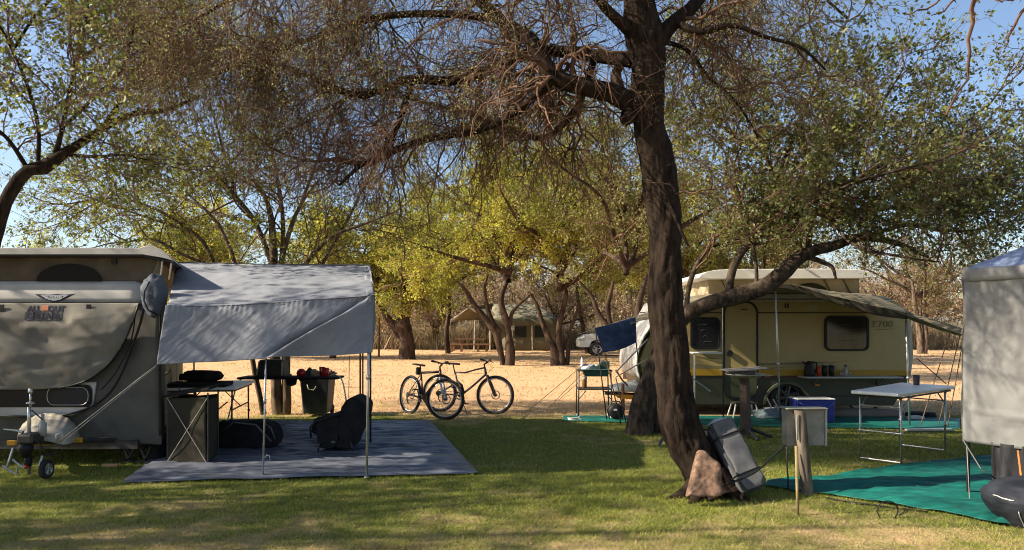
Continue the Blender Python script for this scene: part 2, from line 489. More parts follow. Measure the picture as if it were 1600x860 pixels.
mb = [
    [(1012, 178, 7.1, 36), (980, 158, 7.05, 34), (945, 142, 7.0, 29), (900, 134, 7.0, 27), (866, 122, 7.0, 26), (850, 100, 7.05, 25), (840, 72, 7.1, 24), (812, 52, 7.2, 22), (780, 30, 7.3, 19), (740, -5, 7.5, 16), (660, -50, 7.8, 12), (560, -70, 8.2, 9)],
    [(990, 95, 7.15, 24), (930, 88, 7.4, 20), (860, 80, 7.7, 18), (800, 92, 7.9, 17), (745, 118, 8.0, 16), (690, 128, 8.1, 15), (640, 124, 8.2, 14), (560, 150, 8.3, 11), (480, 118, 8.5, 9), (400, 90, 8.6, 6)],
    [(866, 122, 7.0, 16), (800, 180, 7.4, 13), (740, 205, 7.8, 12), (680, 215, 8.2, 11), (625, 232, 8.5, 10), (575, 256, 8.7, 9), (520, 250, 8.8, 6)],
    [(645, 124, 8.2, 11), (634, 160, 8.2, 10), (620, 200, 8.2, 9), (597, 238, 8.3, 8), (560, 262, 8.3, 7), (530, 290, 8.4, 4)],
    [(1015, 80, 7.1, 34), (1050, 38, 7.1, 24), (1085, 8, 7.2, 20), (1130, -50, 7.3, 15), (1200, -120, 7.4, 10)],
    [(1050, 32, 7.1, 12), (1095, 50, 6.9, 10), (1145, 40, 6.8, 8), (1195, 58, 6.8, 6), (1250, 74, 6.8, 5), (1290, 110, 6.8, 3)],
    [(985, 50, 7.05, 20), (955, 22, 6.9, 16), (930, -5, 6.8, 14), (880, -60, 6.6, 11), (800, -120, 6.4, 8)],
    [(780, 30, 7.3, 13), (690, 22, 7.7, 11), (590, 28, 8.0, 10), (490, 60, 8.3, 8), (400, 90, 8.5, 7), (330, 120, 8.6, 5)],
    [(660, -50, 7.8, 12), (560, -60, 8.0, 10), (440, -30, 8.2, 8), (340, 10, 8.4, 7), (260, 70, 8.6, 4)],
    [(1035, 300, 7.1, 8), (1050, 330, 6.9, 6), (1068, 370, 6.8, 5), (1075, 385, 6.8, 4)],
    [(930, 88, 7.4, 12), (900, 170, 8.2, 11), (850, 215, 8.8, 10), (800, 205, 9.3, 9), (740, 180, 9.6, 8), (660, 160, 9.8, 5)],
    [(1020, 60, 7.2, 9), (1075, 80, 7.8, 7), (1105, 120, 8.3, 6), (1150, 160, 8.8, 4), (1185, 215, 9.0, 3)],
    [(994, -60, 7.1, 26), (900, -150, 7.6, 20), (760, -180, 8.0, 14), (600, -160, 8.4, 10), (450, -120, 8.8, 7)],
    [(960, -260, 7.3, 30), (840, -300, 6.6, 22), (700, -280, 6.0, 14), (560, -260, 5.6, 8)],
    [(960, -260, 7.3, 28), (1100, -300, 7.6, 20), (1260, -260, 7.8, 14), (1400, -200, 8.0, 8)],
]
tl = G(1110, 772)
main_tree = build_tree('thorn_tree', 'large dark leaning thorn tree with drooping bare twigs in the centre right foreground', [main_trunk], mb, tl, M_bark, M_twig,
    M_leaf_thorn, sec=(25, 1.3), ter=(11, .74), qua=(9, .36), leafn=80000, leafs=.026, trop=(0, 0, -.03), tropt=(0, 0, -.2), wander=.2,
    leafz=lambda x, y, z: z > 3.7 + .25 * math.sin(x * 3) + .2 * math.sin(y * 4), zig=.22, asp=.45, secR=.30, twmin=.0021, spread=.035, tmin2=.12, qsteps=3, tk=(84, 170),
    keep=lambda x, y, z: (z > 2.75 + .35 * math.sin(x * 2.1) + max(0, abs(x + 1.0) - 2.2) * .35) and random.random() < (.97 if x < -1.3 else .76) and not (x > 2.2 and z < 3.9))
for (ax_, ay_, L_, r_) in ((-.42, -.10, .34, .085), (-.28, -.30, .36, .075), (.30, -.22, .30, .08), (.36, .15, .35, .085), (-.2, .3, .35, .08)):
    b_ = P(1112, 762, 7.0); b_.z = .12
    R4 = spline([(b_.x + ax_ * .15, b_.y + ay_ * .15, .24, r_ * 1.15), (b_.x + ax_ * .5, b_.y + ay_ * .5, .06, r_), (b_.x + ax_ * .85, b_.y + ay_ * .85, -.01, r_ * .6), (b_.x + ax_ * 1.2, b_.y + ay_ * 1.2, -.05, r_ * .3)], 12)
    Vs, q = tubes(R4[None, :, :3], R4[None, :, 3], 14)
    mesh_np('root', Vs + rng.normal(0, .0025, Vs.shape), q, M_bark, main_tree)
# broken dead stub behind the fork
Vs, q = tubes(bough([(1000, 178, 7.35, 15.6), (972, 150, 7.4, 18.0), (962, 118, 7.4, 15.6), (975, 92, 7.4, 12.0), (995, 72, 7.35, 6.0)], 14)[None, :, :3], bough([(1000, 178, 7.35, 15.6), (972, 150, 7.4, 18.0), (962, 118, 7.4, 15.6), (975, 92, 7.4, 12.0), (995, 72, 7.35, 6.0)], 14)[None, :, 3], 12)
Vs = Vs + rng.normal(0, .006, Vs.shape)
mesh_np('broken_stub', Vs, q, M_bark2, main_tree)['label'] = 'pale torn stub of a broken branch'
Vs, q = tubes(bough([(985, 178, 7.0, 22), (978, 184, 6.97, 26), (972, 180, 6.95, 10)], 8)[None, :, :3], bough([(985, 178, 7.0, 22), (978, 184, 6.97, 26), (972, 180, 6.95, 10)], 8)[None, :, 3], 10)
mesh_np('knot', Vs, q, M_bark, main_tree)

# ---- leafy tree right, behind the main trunk ------------------------------
rt = [(998, 682, 11.0, 46.0), (1001, 660, 11.0, 42.0), (1006, 630, 11.0, 38.0), (1018, 590, 11.0, 29.9), (1033, 550, 10.95, 28.2), (1052, 515, 10.9, 23.7), (1075, 490, 10.8, 25.2), (1110, 474, 10.7, 25.9), (1150, 463, 10.7, 26.6), (1190, 450, 10.6, 26.6), (1222, 428, 10.6, 23.7), (1245, 405, 10.6, 20.7), (1270, 392, 10.6, 17.8), (1305, 384, 10.6, 14.8), (1345, 372, 10.6, 11.1), (1400, 380, 10.6, 8.1), (1450, 402, 10.6, 4.4)]
rt2 = [(1030, 682, 11.2, 30), (1022, 655, 11.2, 26), (1018, 625, 11.1, 22), (1020, 600, 11.0, 18)]
rb = [
    [(1138, 462, 10.7, 13.3), (1143, 425, 10.7, 12.6), (1158, 395, 10.7, 11.8), (1190, 362, 10.7, 11.8), (1232, 340, 10.7, 11.1), (1290, 326, 10.7, 9.6), (1350, 330, 10.7, 8.1), (1420, 322, 10.7, 6.7), (1500, 330, 10.8, 4.4)],
    [(1263, 392, 10.6, 9.6), (1265, 355, 10.6, 8.9), (1263, 322, 10.6, 8.9), (1285, 292, 10.6, 7.4), (1330, 284, 10.6, 5.9), (1390, 250, 10.7, 4.4)],
    [(1263, 322, 10.6, 8.1), (1235, 302, 10.5, 8.1), (1212, 282, 10.4, 6.7), (1195, 240, 10.3, 5.9), (1175, 180, 10.2, 4.4), (1155, 110, 10.1, 3.0)],
    [(1180, 452, 10.6, 6.7), (1182, 425, 10.6, 5.9), (1175, 380, 10.6, 5.2), (1158, 320, 10.6, 4.4), (1145, 260, 10.6, 3.0)],
    [(1072, 490, 10.8, 8.9), (1076, 450, 10.9, 8.1), (1090, 412, 11.0, 7.4), (1112, 386, 11.1, 5.9), (1160, 372, 11.2, 4.4), (1230, 350, 11.4, 3.0)],
    [(1330, 284, 10.6, 5.9), (1350, 220, 10.4, 5.2), (1380, 160, 10.3, 3.7), (1410, 110, 10.2, 2.2)],
    [(1350, 330, 10.7, 6.7), (1420, 265, 10.6, 5.2), (1490, 205, 10.5, 3.7), (1545, 165, 10.5, 2.2)],
    [(1420, 322, 10.7, 5.9), (1510, 290, 10.9, 4.4), (1580, 270, 11.2, 3.0), (1640, 262, 11.4, 2.2)],
    [(1212, 282, 10.4, 5.9), (1250, 190, 10.6, 5.2), (1290, 100, 10.8, 3.7), (1325, 30, 11.0, 2.2)],
    [(1290, 326, 10.7, 6.7), (1330, 380, 10.2, 5.2), (1400, 400, 9.9, 3.7), (1470, 410, 9.7, 2.2)],
    [(1232, 340, 10.7, 6.7), (1260, 260, 11.6, 5.9), (1330, 200, 12.2, 4.4), (1420, 190, 12.6, 3.0)],
    [(1232, 340, 10.7, 6.7), (1300, 300, 9.8, 5.9), (1390, 270, 9.2, 4.4), (1470, 250, 9.0, 3.0)],
    [(1195, 240, 10.3, 5.9), (1130, 200, 10.6, 4.4), (1090, 140, 10.8, 3.7), (1080, 60, 11.0, 2.2)],
    [(1345, 372, 10.6, 7.4), (1420, 352, 10.9, 5.9), (1500, 362, 11.1, 4.4), (1570, 350, 11.2, 3.0)],
    [(1265, 402, 10.6, 9.6), (1285, 410, 10.5, 7.4), (1300, 418, 10.4, 5.9), (1306, 436, 10.4, 3.7)],
    [(1325, 30, 11.0, 4.4), (1240, -40, 10.8, 3.7), (1160, -60, 10.6, 3.0), (1090, -50, 10.4, 2.2)],
]
right_tree = build_tree('leafy_tree', 'leafy tree leaning right over the green and cream caravan', [rt, rt2], rb, G(1000, 680), M_bark4, M_twig, M_leaf_dark,
    sec=(13, 1.15), ter=(8, .6), qua=(7, .3), leafn=50000, leafs=.058, wander=.17, zig=.08, twmin=.0026, trop=(0, 0, .02), updir=.2, asp=.6,
    keep=lambda x, y, z: z > (2.78 if x < 4.9 else 2.4) )

# ---- tree on the far left ---------------------------------------------------
lt = [(-35, 800, 10.4, 24.6), (-30, 600, 10.4, 23.0), (-18, 430, 10.4, 21.3), (0, 345, 10.4, 20.5), (18, 300, 10.4, 19.7), (45, 266, 10.4, 18.9), (72, 262, 10.4, 21.3), (92, 245, 10.4, 16.4), (125, 225, 10.4, 13.9), (160, 202, 10.4, 11.5), (210, 178, 10.3, 9.0), (262, 172, 10.2, 6.6), (310, 150, 10.1, 4.1)]
lb = [
    [(85, 250, 10.4, 8.2), (98, 200, 10.3, 7.4), (108, 150, 10.2, 6.6), (120, 95, 10.1, 5.7), (135, 30, 10.0, 4.1), (140, -40, 9.9, 2.5)],
    [(60, 262, 10.4, 6.6), (60, 200, 10.3, 5.7), (45, 140, 10.2, 4.9), (20, 80, 10.1, 4.1), (-10, 20, 10, 2.5)],
    [(160, 202, 10.4, 7.4), (200, 140, 10.1, 6.6), (230, 80, 9.9, 4.9), (250, 10, 9.7, 3.3)],
    [(110, 243, 10.4, 6.6), (150, 245, 10.3, 4.9), (190, 243, 10.2, 3.3), (230, 250, 10.1, 2.5)],
    [(45, 266, 10.4, 7.4), (10, 215, 10.2, 5.7), (-30, 190, 10, 4.9), (-80, 170, 9.8, 3.3)],
    [(120, 95, 10.1, 4.9), (180, 60, 10.3, 4.1), (240, 50, 10.5, 3.3), (300, 60, 10.8, 2.5)],
    [(98, 200, 10.3, 5.7), (150, 150, 9.6, 4.9), (190, 110, 9.2, 4.1), (210, 40, 8.9, 2.5)],
    [(20, 80, 10.1, 4.9), (60, 20, 10.3, 4.1), (110, -20, 10.5, 3.3), (180, -40, 10.7, 2.5)],
]
build_tree('leafy_tree', 'dark tree arching up from behind the caravan at the left edge', [lt], lb, (P(-35, 510, 10.4).x, 10.4, 0), M_bark, M_twig, M_leaf_dark,
    sec=(12, 1.1), ter=(8, .6), qua=(7, .3), leafn=17000, leafs=.06, wander=.17, zig=.1, twmin=.0026, updir=.2, keep=lambda x, y, z: z > 3.0)

# ---- multi-stemmed tree behind the awning -------------------------------------
YA = 13.4
at = [[(436, 652, YA, 18.4), (432, 620, YA, 16.2), (430, 560, YA, 15.2), (428, 480, YA, 14.6), (428, 410, YA, 13.0), (425, 350, YA, 9.8), (415, 310, YA, 7.1), (395, 280, YA, 4.8)],
      [(446, 652, YA, 15.2), (448, 620, YA, 14.1), (446, 520, YA, 11.9), (440, 420, YA, 10.8), (450, 370, YA, 7.5), (470, 320, YA, 5.4), (500, 280, YA, 3.3)],
      [(412, 648, 12.9, 9.2), (404, 610, 12.9, 8.1), (396, 570, 12.9, 7.5), (385, 500, 12.9, 7.1), (370, 420, 12.9, 6.5), (340, 350, 12.9, 4.8), (290, 300, 12.9, 3.3)]]
ab = [
    [(428, 420, YA, 9.2), (400, 350, YA, 7.9), (370, 310, YA, 7.3), (345, 280, YA, 5.9), (310, 240, YA, 4.6), (270, 210, YA, 2.6)],
    [(385, 500, 12.9, 7.3), (340, 420, 12.8, 6.6), (310, 370, 12.7, 5.9), (260, 350, 12.6, 4.6), (200, 330, 12.5, 2.6)],
    [(430, 480, YA, 7.3), (480, 410, 13.2, 6.6), (520, 370, 13.1, 5.3), (570, 350, 13, 4.0), (620, 330, 12.9, 2.6)],
    [(446, 520, YA, 6.6), (500, 420, 13.8, 5.9), (540, 350, 14, 4.6), (570, 290, 14.2, 3.3), (600, 230, 14.4, 2.0)],
    [(440, 420, YA, 7.9), (442, 340, 13.6, 6.6), (430, 260, 13.8, 5.3), (415, 190, 14, 3.3), (400, 120, 14.2, 2.0)],
    [(340, 420, 12.8, 5.3), (290, 400, 12.3, 4.6), (240, 375, 12, 4.0), (190, 380, 11.8, 2.6)],
    [(345, 280, YA, 4.6), (290, 290, 13.6, 4.0), (220, 270, 13.8, 3.3), (150, 260, 14, 2.0)],
    [(370, 310, YA, 5.3), (350, 240, 13.6, 4.0), (330, 170, 13.8, 3.3), (300, 110, 14, 2.0)],
    [(470, 320, YA, 5.3), (500, 240, 13.2, 4.0), (520, 180, 13, 3.3), (540, 120, 12.8, 2.0)],
    [(400, 350, YA, 5.9), (330, 330, 14.2, 4.6), (260, 300, 14.8, 3.3), (180, 300, 15.2, 2.0)],
    [(310, 370, 12.7, 4.6), (250, 330, 12.2, 4.0), (180, 310, 11.9, 2.6), (100, 320, 11.7, 2.0)],
]
build_tree('leafy_tree', 'spreading many-stemmed tree behind the grey awning', at, ab, G(436, 652), M_bark2, M_twig, M_leaf_mid,
    sec=(10, 1.25), ter=(8, .65), qua=(6, .32), leafn=26000, leafs=.058, wander=.16, zig=.08, twmin=.003, updir=.2, asp=.5, trop=(0, 0, .015),
    keep=lambda x, y, z: z > 2.6)

# ---- mid-distance trees --------------------------------------------------------
def rand_boughs(base, n, spread, h0, h1, Lr, r0, seed):
    r_ = np.random.default_rng(seed); out = []
    for i in range(n):
        a = 2 * math.pi * (i + r_.uniform(-.3, .3)) / n; z0 = r_.uniform(h0, h0 * 1.5)
        p = np.array(base) + np.array([0, 0, z0]); el = r_.uniform(.35, 1.25); d = np.array([math.cos(a) * math.cos(el), math.sin(a) * math.cos(el), math.sin(el)])
        pts = [(*p, r0)]; L = Lr * r_.uniform(.7, 1.15)
        for k in range(5):
            d = d + r_.normal(0, .16, 3) + np.array([0, 0, .02]); d /= np.linalg.norm(d); p = p + d * L / 5
            pts.append((*p, r0 * (1 - .75 * (k + 1) / 5)))
        out.append(spline(pts, 20))
    return out
def midtree(label, gx, gy, trunks, bs, leafm, leafn, leafs, seed, nrb=7, h0=1.6, Lr=5, r0=.12, group=None, keep=None, bark=None, sec=(8, 1.7), name='leafy_tree'):
    g = G(gx, gy)
    rb_ = rand_boughs((g.x, g.y, 0), nrb, 1, h0, 0, Lr, r0, seed)
    return build_tree(name, label, trunks, bs + rb_, g, bark or M_bark3, M_twig, leafm, sec=sec, ter=(6, .9), qua=(5, .5), leafn=leafn, leafs=leafs,
                      wander=.17, zig=.08, twmin=.006, updir=.25, asp=.6, spread=.07, keep=keep, minr=.02)
Y4 = 35.5
midtree('stout yellow-green tree with a short thick trunk right of the awning', 635, 562,
    [[(635, 564, Y4, 27), (636, 545, Y4, 24), (634, 525, Y4, 24), (630, 510, Y4, 26), (632, 495, Y4, 18), (640, 470, Y4, 12), (648, 440, Y4, 7)],
     [(625, 525, Y4, 14), (615, 508, Y4, 12), (604, 494, Y4, 10), (590, 470, Y4, 6)]], [], M_leaf_yel, 40000, .10, 41, nrb=9, h0=2.2, Lr=4.6,
    keep=lambda x, y, z: z > 2.1)
Y5 = 30.2
midtree('yellow-green tree with forked stems standing before the far safari tent', 795, 572,
    [[(796, 574, Y5, 18.0), (797, 550, Y5, 14.8), (795, 525, Y5, 12.3), (790, 500, Y5, 10.7), (783, 470, Y5, 9.0), (790, 445, Y5, 7.4), (800, 420, Y5, 4.9)],
     [(786, 574, Y5, 8.2), (782, 550, Y5, 9.8), (775, 522, Y5, 11.5), (758, 498, Y5, 10.7), (742, 478, Y5, 8.2), (728, 455, Y5, 5.7), (715, 440, Y5, 3.3)],
     [(780, 520, Y5, 9.0), (768, 500, Y5, 8.2), (760, 475, Y5, 7.4), (757, 450, Y5, 5.7), (762, 430, Y5, 3.3)],
     [(797, 510, Y5, 6.6), (800, 490, Y5, 5.7), (812, 475, Y5, 4.9), (828, 462, Y5, 3.3)]], [], M_leaf_yel, 50000, .088, 42, nrb=9, h0=3.2, Lr=5.5,
    keep=lambda x, y, z: z > 2.6 + (0.5 if abs(x) < 1.5 else 0))
midtree('yellow-green tree with many fused stems right of the far safari tent', 873, 572,
    [[(868, 573, Y5, 16.4), (866, 550, Y5, 12.3), (856, 525, Y5, 9.8), (846, 500, Y5, 8.2), (840, 480, Y5, 5.7), (830, 460, Y5, 3.3)],
     [(878, 573, Y5, 14.8), (876, 550, Y5, 11.5), (873, 520, Y5, 9.8), (878, 490, Y5, 8.2), (885, 460, Y5, 5.7), (880, 440, Y5, 3.3)],
     [(886, 573, Y5, 7.4), (888, 545, Y5, 6.6), (890, 520, Y5, 5.7), (900, 490, Y5, 4.1), (905, 470, Y5, 3.3)]], [], M_leaf_yel, 50000, .088, 43, nrb=9, h0=3.0, Lr=5.5,
    keep=lambda x, y, z: z > 2.2)
midtree('bare-stemmed tree standing behind the blue towel', 978, 592,
    [[(980, 594, 22.5, 14), (977, 565, 22.5, 11), (968, 540, 22.5, 10), (955, 515, 22.5, 9), (950, 480, 22.5, 8), (958, 440, 22.5, 5)],
     [(992, 594, 22.5, 16), (990, 560, 22.5, 13), (992, 520, 22.5, 12), (1000, 470, 22.5, 10), (1010, 430, 22.5, 6)],
     [(955, 515, 22.5, 8), (935, 490, 22.5, 7), (925, 465, 22.5, 6), (905, 440, 22.5, 4)]], [], M_leaf_olive, 22000, .085, 44, nrb=8, h0=3.0, Lr=4.6, r0=.09,
    keep=lambda x, y, z: z > 3.1)
midtree('slim olive tree between the stout trunk and the safari tent', 700, 552, [[(700, 553, 43, 9), (698, 520, 43, 8), (702, 480, 43, 7), (700, 440, 43, 4)]], [], M_leaf_olive, 22000, .15, 45, nrb=8, h0=3.0, Lr=6.5, r0=.12, bark=M_bark3, keep=lambda x, y, z: z > 2.4)
midtree('greyish tree behind the right end of the cream caravan', 1442, 552, [[(1438, 553, 43, 10), (1436, 520, 43, 8), (1430, 480, 43, 7), (1425, 440, 43, 4)], [(1444, 553, 43, 9), (1446, 520, 43, 8), (1442, 480, 43, 7), (1450, 440, 43, 4)]], [], M_leaf_olive, 6000, .13, 46, nrb=9, h0=2.6, Lr=6.0, r0=.11, bark=M_bark2)
midtree('yellowish tree seen between the awning and the left caravan roof', 300, 560, [[(300, 560, 37, 12), (302, 500, 37, 9), (298, 450, 37, 7), (300, 420, 37, 4)]], [], M_leaf_yel, 24000, .13, 47, nrb=9, h0=2.0, Lr=4.0, r0=.11)
midtree('olive tree showing over the cream caravan roof', 1180, 560, [[(1180, 560, 37, 12), (1182, 500, 37, 9), (1178, 450, 37, 7), (1180, 420, 37, 4)]], [], M_leaf_olive, 26000, .13, 48, nrb=9, h0=2.2, Lr=5.5, r0=.11)
midtree('yellow-green tree behind the main leaning trunk', 1040, 565, [[(1040, 566, 33, 12), (1042, 500, 33, 9), (1038, 450, 33, 7), (1040, 420, 33, 4)]], [], M_leaf_yel, 36000, .09, 49, nrb=9, h0=2.4, Lr=5.2, r0=.11)
midtree('yellow-green tree left of the stout trunk, above the awning', 520, 560, [[(520, 560, 36, 11), (522, 500, 36, 9), (518, 450, 36, 7), (520, 420, 36, 4)]], [], M_leaf_yel, 22000, .13, 50, nrb=8, h0=2.2, Lr=4.6, r0=.11)
midtree('slim tree with olive leaves left of the white pickup', 915, 552, [[(918, 552, 43, 8), (912, 520, 43, 7), (905, 480, 43, 6), (900, 440, 43, 4)]], [], M_leaf_olive, 20000, .14, 51, nrb=8, h0=3.0, Lr=6.0, r0=.10)

# ---- far wood: a few kinds, copied --------------------------------------------------
def proto(kind, seed):
    leafm, ln, bark, tw = [(M_leaf_olive, 9000, M_bark2, M_twig2), (M_leaf_dry, 4500, M_bark2, M_twig2), (M_leaf_yel, 9000, M_bark3, M_twig)][kind]
    root = thing('far_tree', 'x', 'tree', (0, 0, 0), local=True)
    tr = spline([(0, 0, -.1, .16), (.1, 0, 1.2, .13), (-.1, .1, 2.6, .10), (.1, 0, 4.2, .06), (0, 0, 5.2, .03)], 40)
    tr2 = spline([(.3, 0, -.1, .10), (.6, .1, 1.2, .09), (1.1, 0, 2.6, .07), (1.3, .2, 4.2, .05), (1.7, 0, 5.2, .03)], 40)
    b = rand_boughs((0, 0, 0), 8, 1, 1.1, 0, 4.6, .08, seed)
    build_tree('far_tree', 'x', [tr, tr2], b, (0, 0, 0), bark, tw, leafm, sec=(7, 1.7), ter=(5, 1.0), qua=(5, .6), leafn=ln, leafs=.17, wander=.18, zig=.08, twmin=.009, spread=.12, root=root, minr=.03)
    return root
def copy_tree_obj(o, parent=None):
    c = o.copy(); COL.objects.link(c)
    if parent is not None: c.parent = parent
    for ch in o.children: copy_tree_obj(ch, c)
    return c
KL = ['olive tree in the far wood behind the camp', 'leafless brown tree in the far wood behind the camp', 'yellow-green tree in the far wood behind the camp']
KG = ['olive trees of the far wood', 'leafless trees of the far wood', 'yellow-green trees of the far wood']
protos = []
for kd in range(3):
    protos.append(proto(kd, 60 + kd))
spots = []
rr = random.Random(5)
for row, (Y, n, lo, hi) in enumerate([(54, 15, -.95, .95), (64, 16, -1.0, 1.0), (80, 17, -1.05, 1.05), (100, 15, -1.1, 1.1)]):
    for i in range(n):
        u = lo + (hi - lo) * (i + rr.uniform(.1, .9)) / n
        spots.append((u * Y * .75, Y + rr.uniform(-4, 5), row))
used = set()
for (x, y, row) in spots:
    right = x / y > .38
    kd = rr.choice([1, 1, 1, 0]) if right else rr.choice([0, 1, 1, 2] if row < 2 else [0, 1, 0])
    if kd not in used: o = protos[kd]; used.add(kd)
    else: o = copy_tree_obj(protos[kd])
    o.location = (x, y, 0); s = rr.uniform(.75, 1.15) * (1 + .1 * row); o.scale = (s, s, s); o.rotation_euler = (0, 0, rr.uniform(0, 6.28))
    o['label'] = KL[kd]; o['group'] = KG[kd]

# ---- trees outside the frame to the left, whose shade falls over the camp --------------
def shade_tree(x, y, seed, s=1.0, ln=7000, label='', hb=2.6, Lr=4.2):
    tr = spline([(x, y, -.1, .2 * s), (x + .15, y, 1.2, .17 * s), (x - .1, y + .1, 2.6, .14 * s), (x, y, 4.0, .1 * s), (x + .1, y, 5.2, .05)], 40)
    b = rand_boughs((x, y, 0), 9, 1, hb, 0, Lr, .08, seed)
    return build_tree('leafy_tree', label, [tr], b, (x, y, 0), M_bark, M_twig, M_leaf_mid, sec=(8, 1.3), ter=(6, .7), qua=(4, .35), leafn=ln // 2, leafs=.09, wander=.17, zig=.08, twmin=.004, minr=.012, keep=lambda a, c, z: z > 3.1 and a < -5.4)
shade_tree(-9.3, 4.6, 71, 1, 7000, 'tree standing outside the left edge of the view, nearest the camera')
shade_tree(-13.5, 6.6, 72, 1.1, 7000, 'tree standing outside the left edge of the view, behind the covered caravan')
shade_tree(-9.0, .6, 73, 1.1, 6000, 'tree standing level with the camera to the left')
shade_tree(-14.5, 2.2, 74, 1.0, 7000, 'tree standing farthest out to the left of the camera')
shade_tree(-11.4, 5.9, 75, 1.0, 7000, 'tree standing between two others outside the left edge of the view')
# thorn branch hanging in from the right
ov = thing('thorn_tree', 'bare thorny branches hanging in from above at the top right corner', 'tree', (6.4, 2.6, 0))
A = spline([(6.4, 2.6, -.1, .16), (6.3, 2.7, 1.5, .14), (6.0, 3.0, 3.2, .11), (5.4, 3.4, 4.6, .08), (4.6, 4.0, 5.3, .05)], 40)
V, q = tubes(A[None, :, :3], A[None, :, 3], 16); mesh_np('trunk', V, q, M_bark, ov)
OB = [[(1560, -220, 4.0, 14), (1540, -80, 4.5, 9), (1522, 0, 4.8, 7), (1518, 35, 4.9, 6), (1512, 80, 5, 5), (1514, 120, 5, 4), (1492, 150, 5, 3), (1478, 180, 5, 2)],
      [(1640, -120, 4.6, 9), (1620, -20, 4.8, 6), (1595, 20, 4.9, 5), (1580, 50, 5, 4), (1572, 75, 5, 2)],
      [(1560, -140, 4.5, 8), (1510, -40, 4.8, 4), (1465, 2, 5, 3), (1445, 14, 5, 3), (1415, 24, 5, 1.5)],
      [(1560, -140, 4.5, 8), (1530, -50, 4.8, 4), (1490, 0, 5, 3), (1475, 16, 5, 2.5), (1455, 22, 5, 1.5)],
      [(1620, -20, 4.8, 5), (1600, -6, 5, 4), (1580, 0, 5, 3), (1555, 2, 5, 1.5)]]
pp = []
for b in OB:
    A = bough(b, 20); A[:, :3] += rng.normal(0, .006, (20, 3)); pp.append(A)
B = np.stack(pp)
s, d, r = spawn(B[:, :, :3], B[:, :, 3], 26, .2, 1, (55, 90), 0, .5)
Pq, Rq = grow(s, d, rng.uniform(.015, .045, len(s)), np.maximum(r, .002), 1, .1, end=.2)
for A in B:
    V, q = tubes(A[None, :, :3], A[None, :, 3], 6); mesh_np('branch', V, q, M_twig, ov)
V, q = tubes(Pq, Rq, 3); mesh_np('thorns', V, q, M_twig, ov)['kind'] = 'stuff'
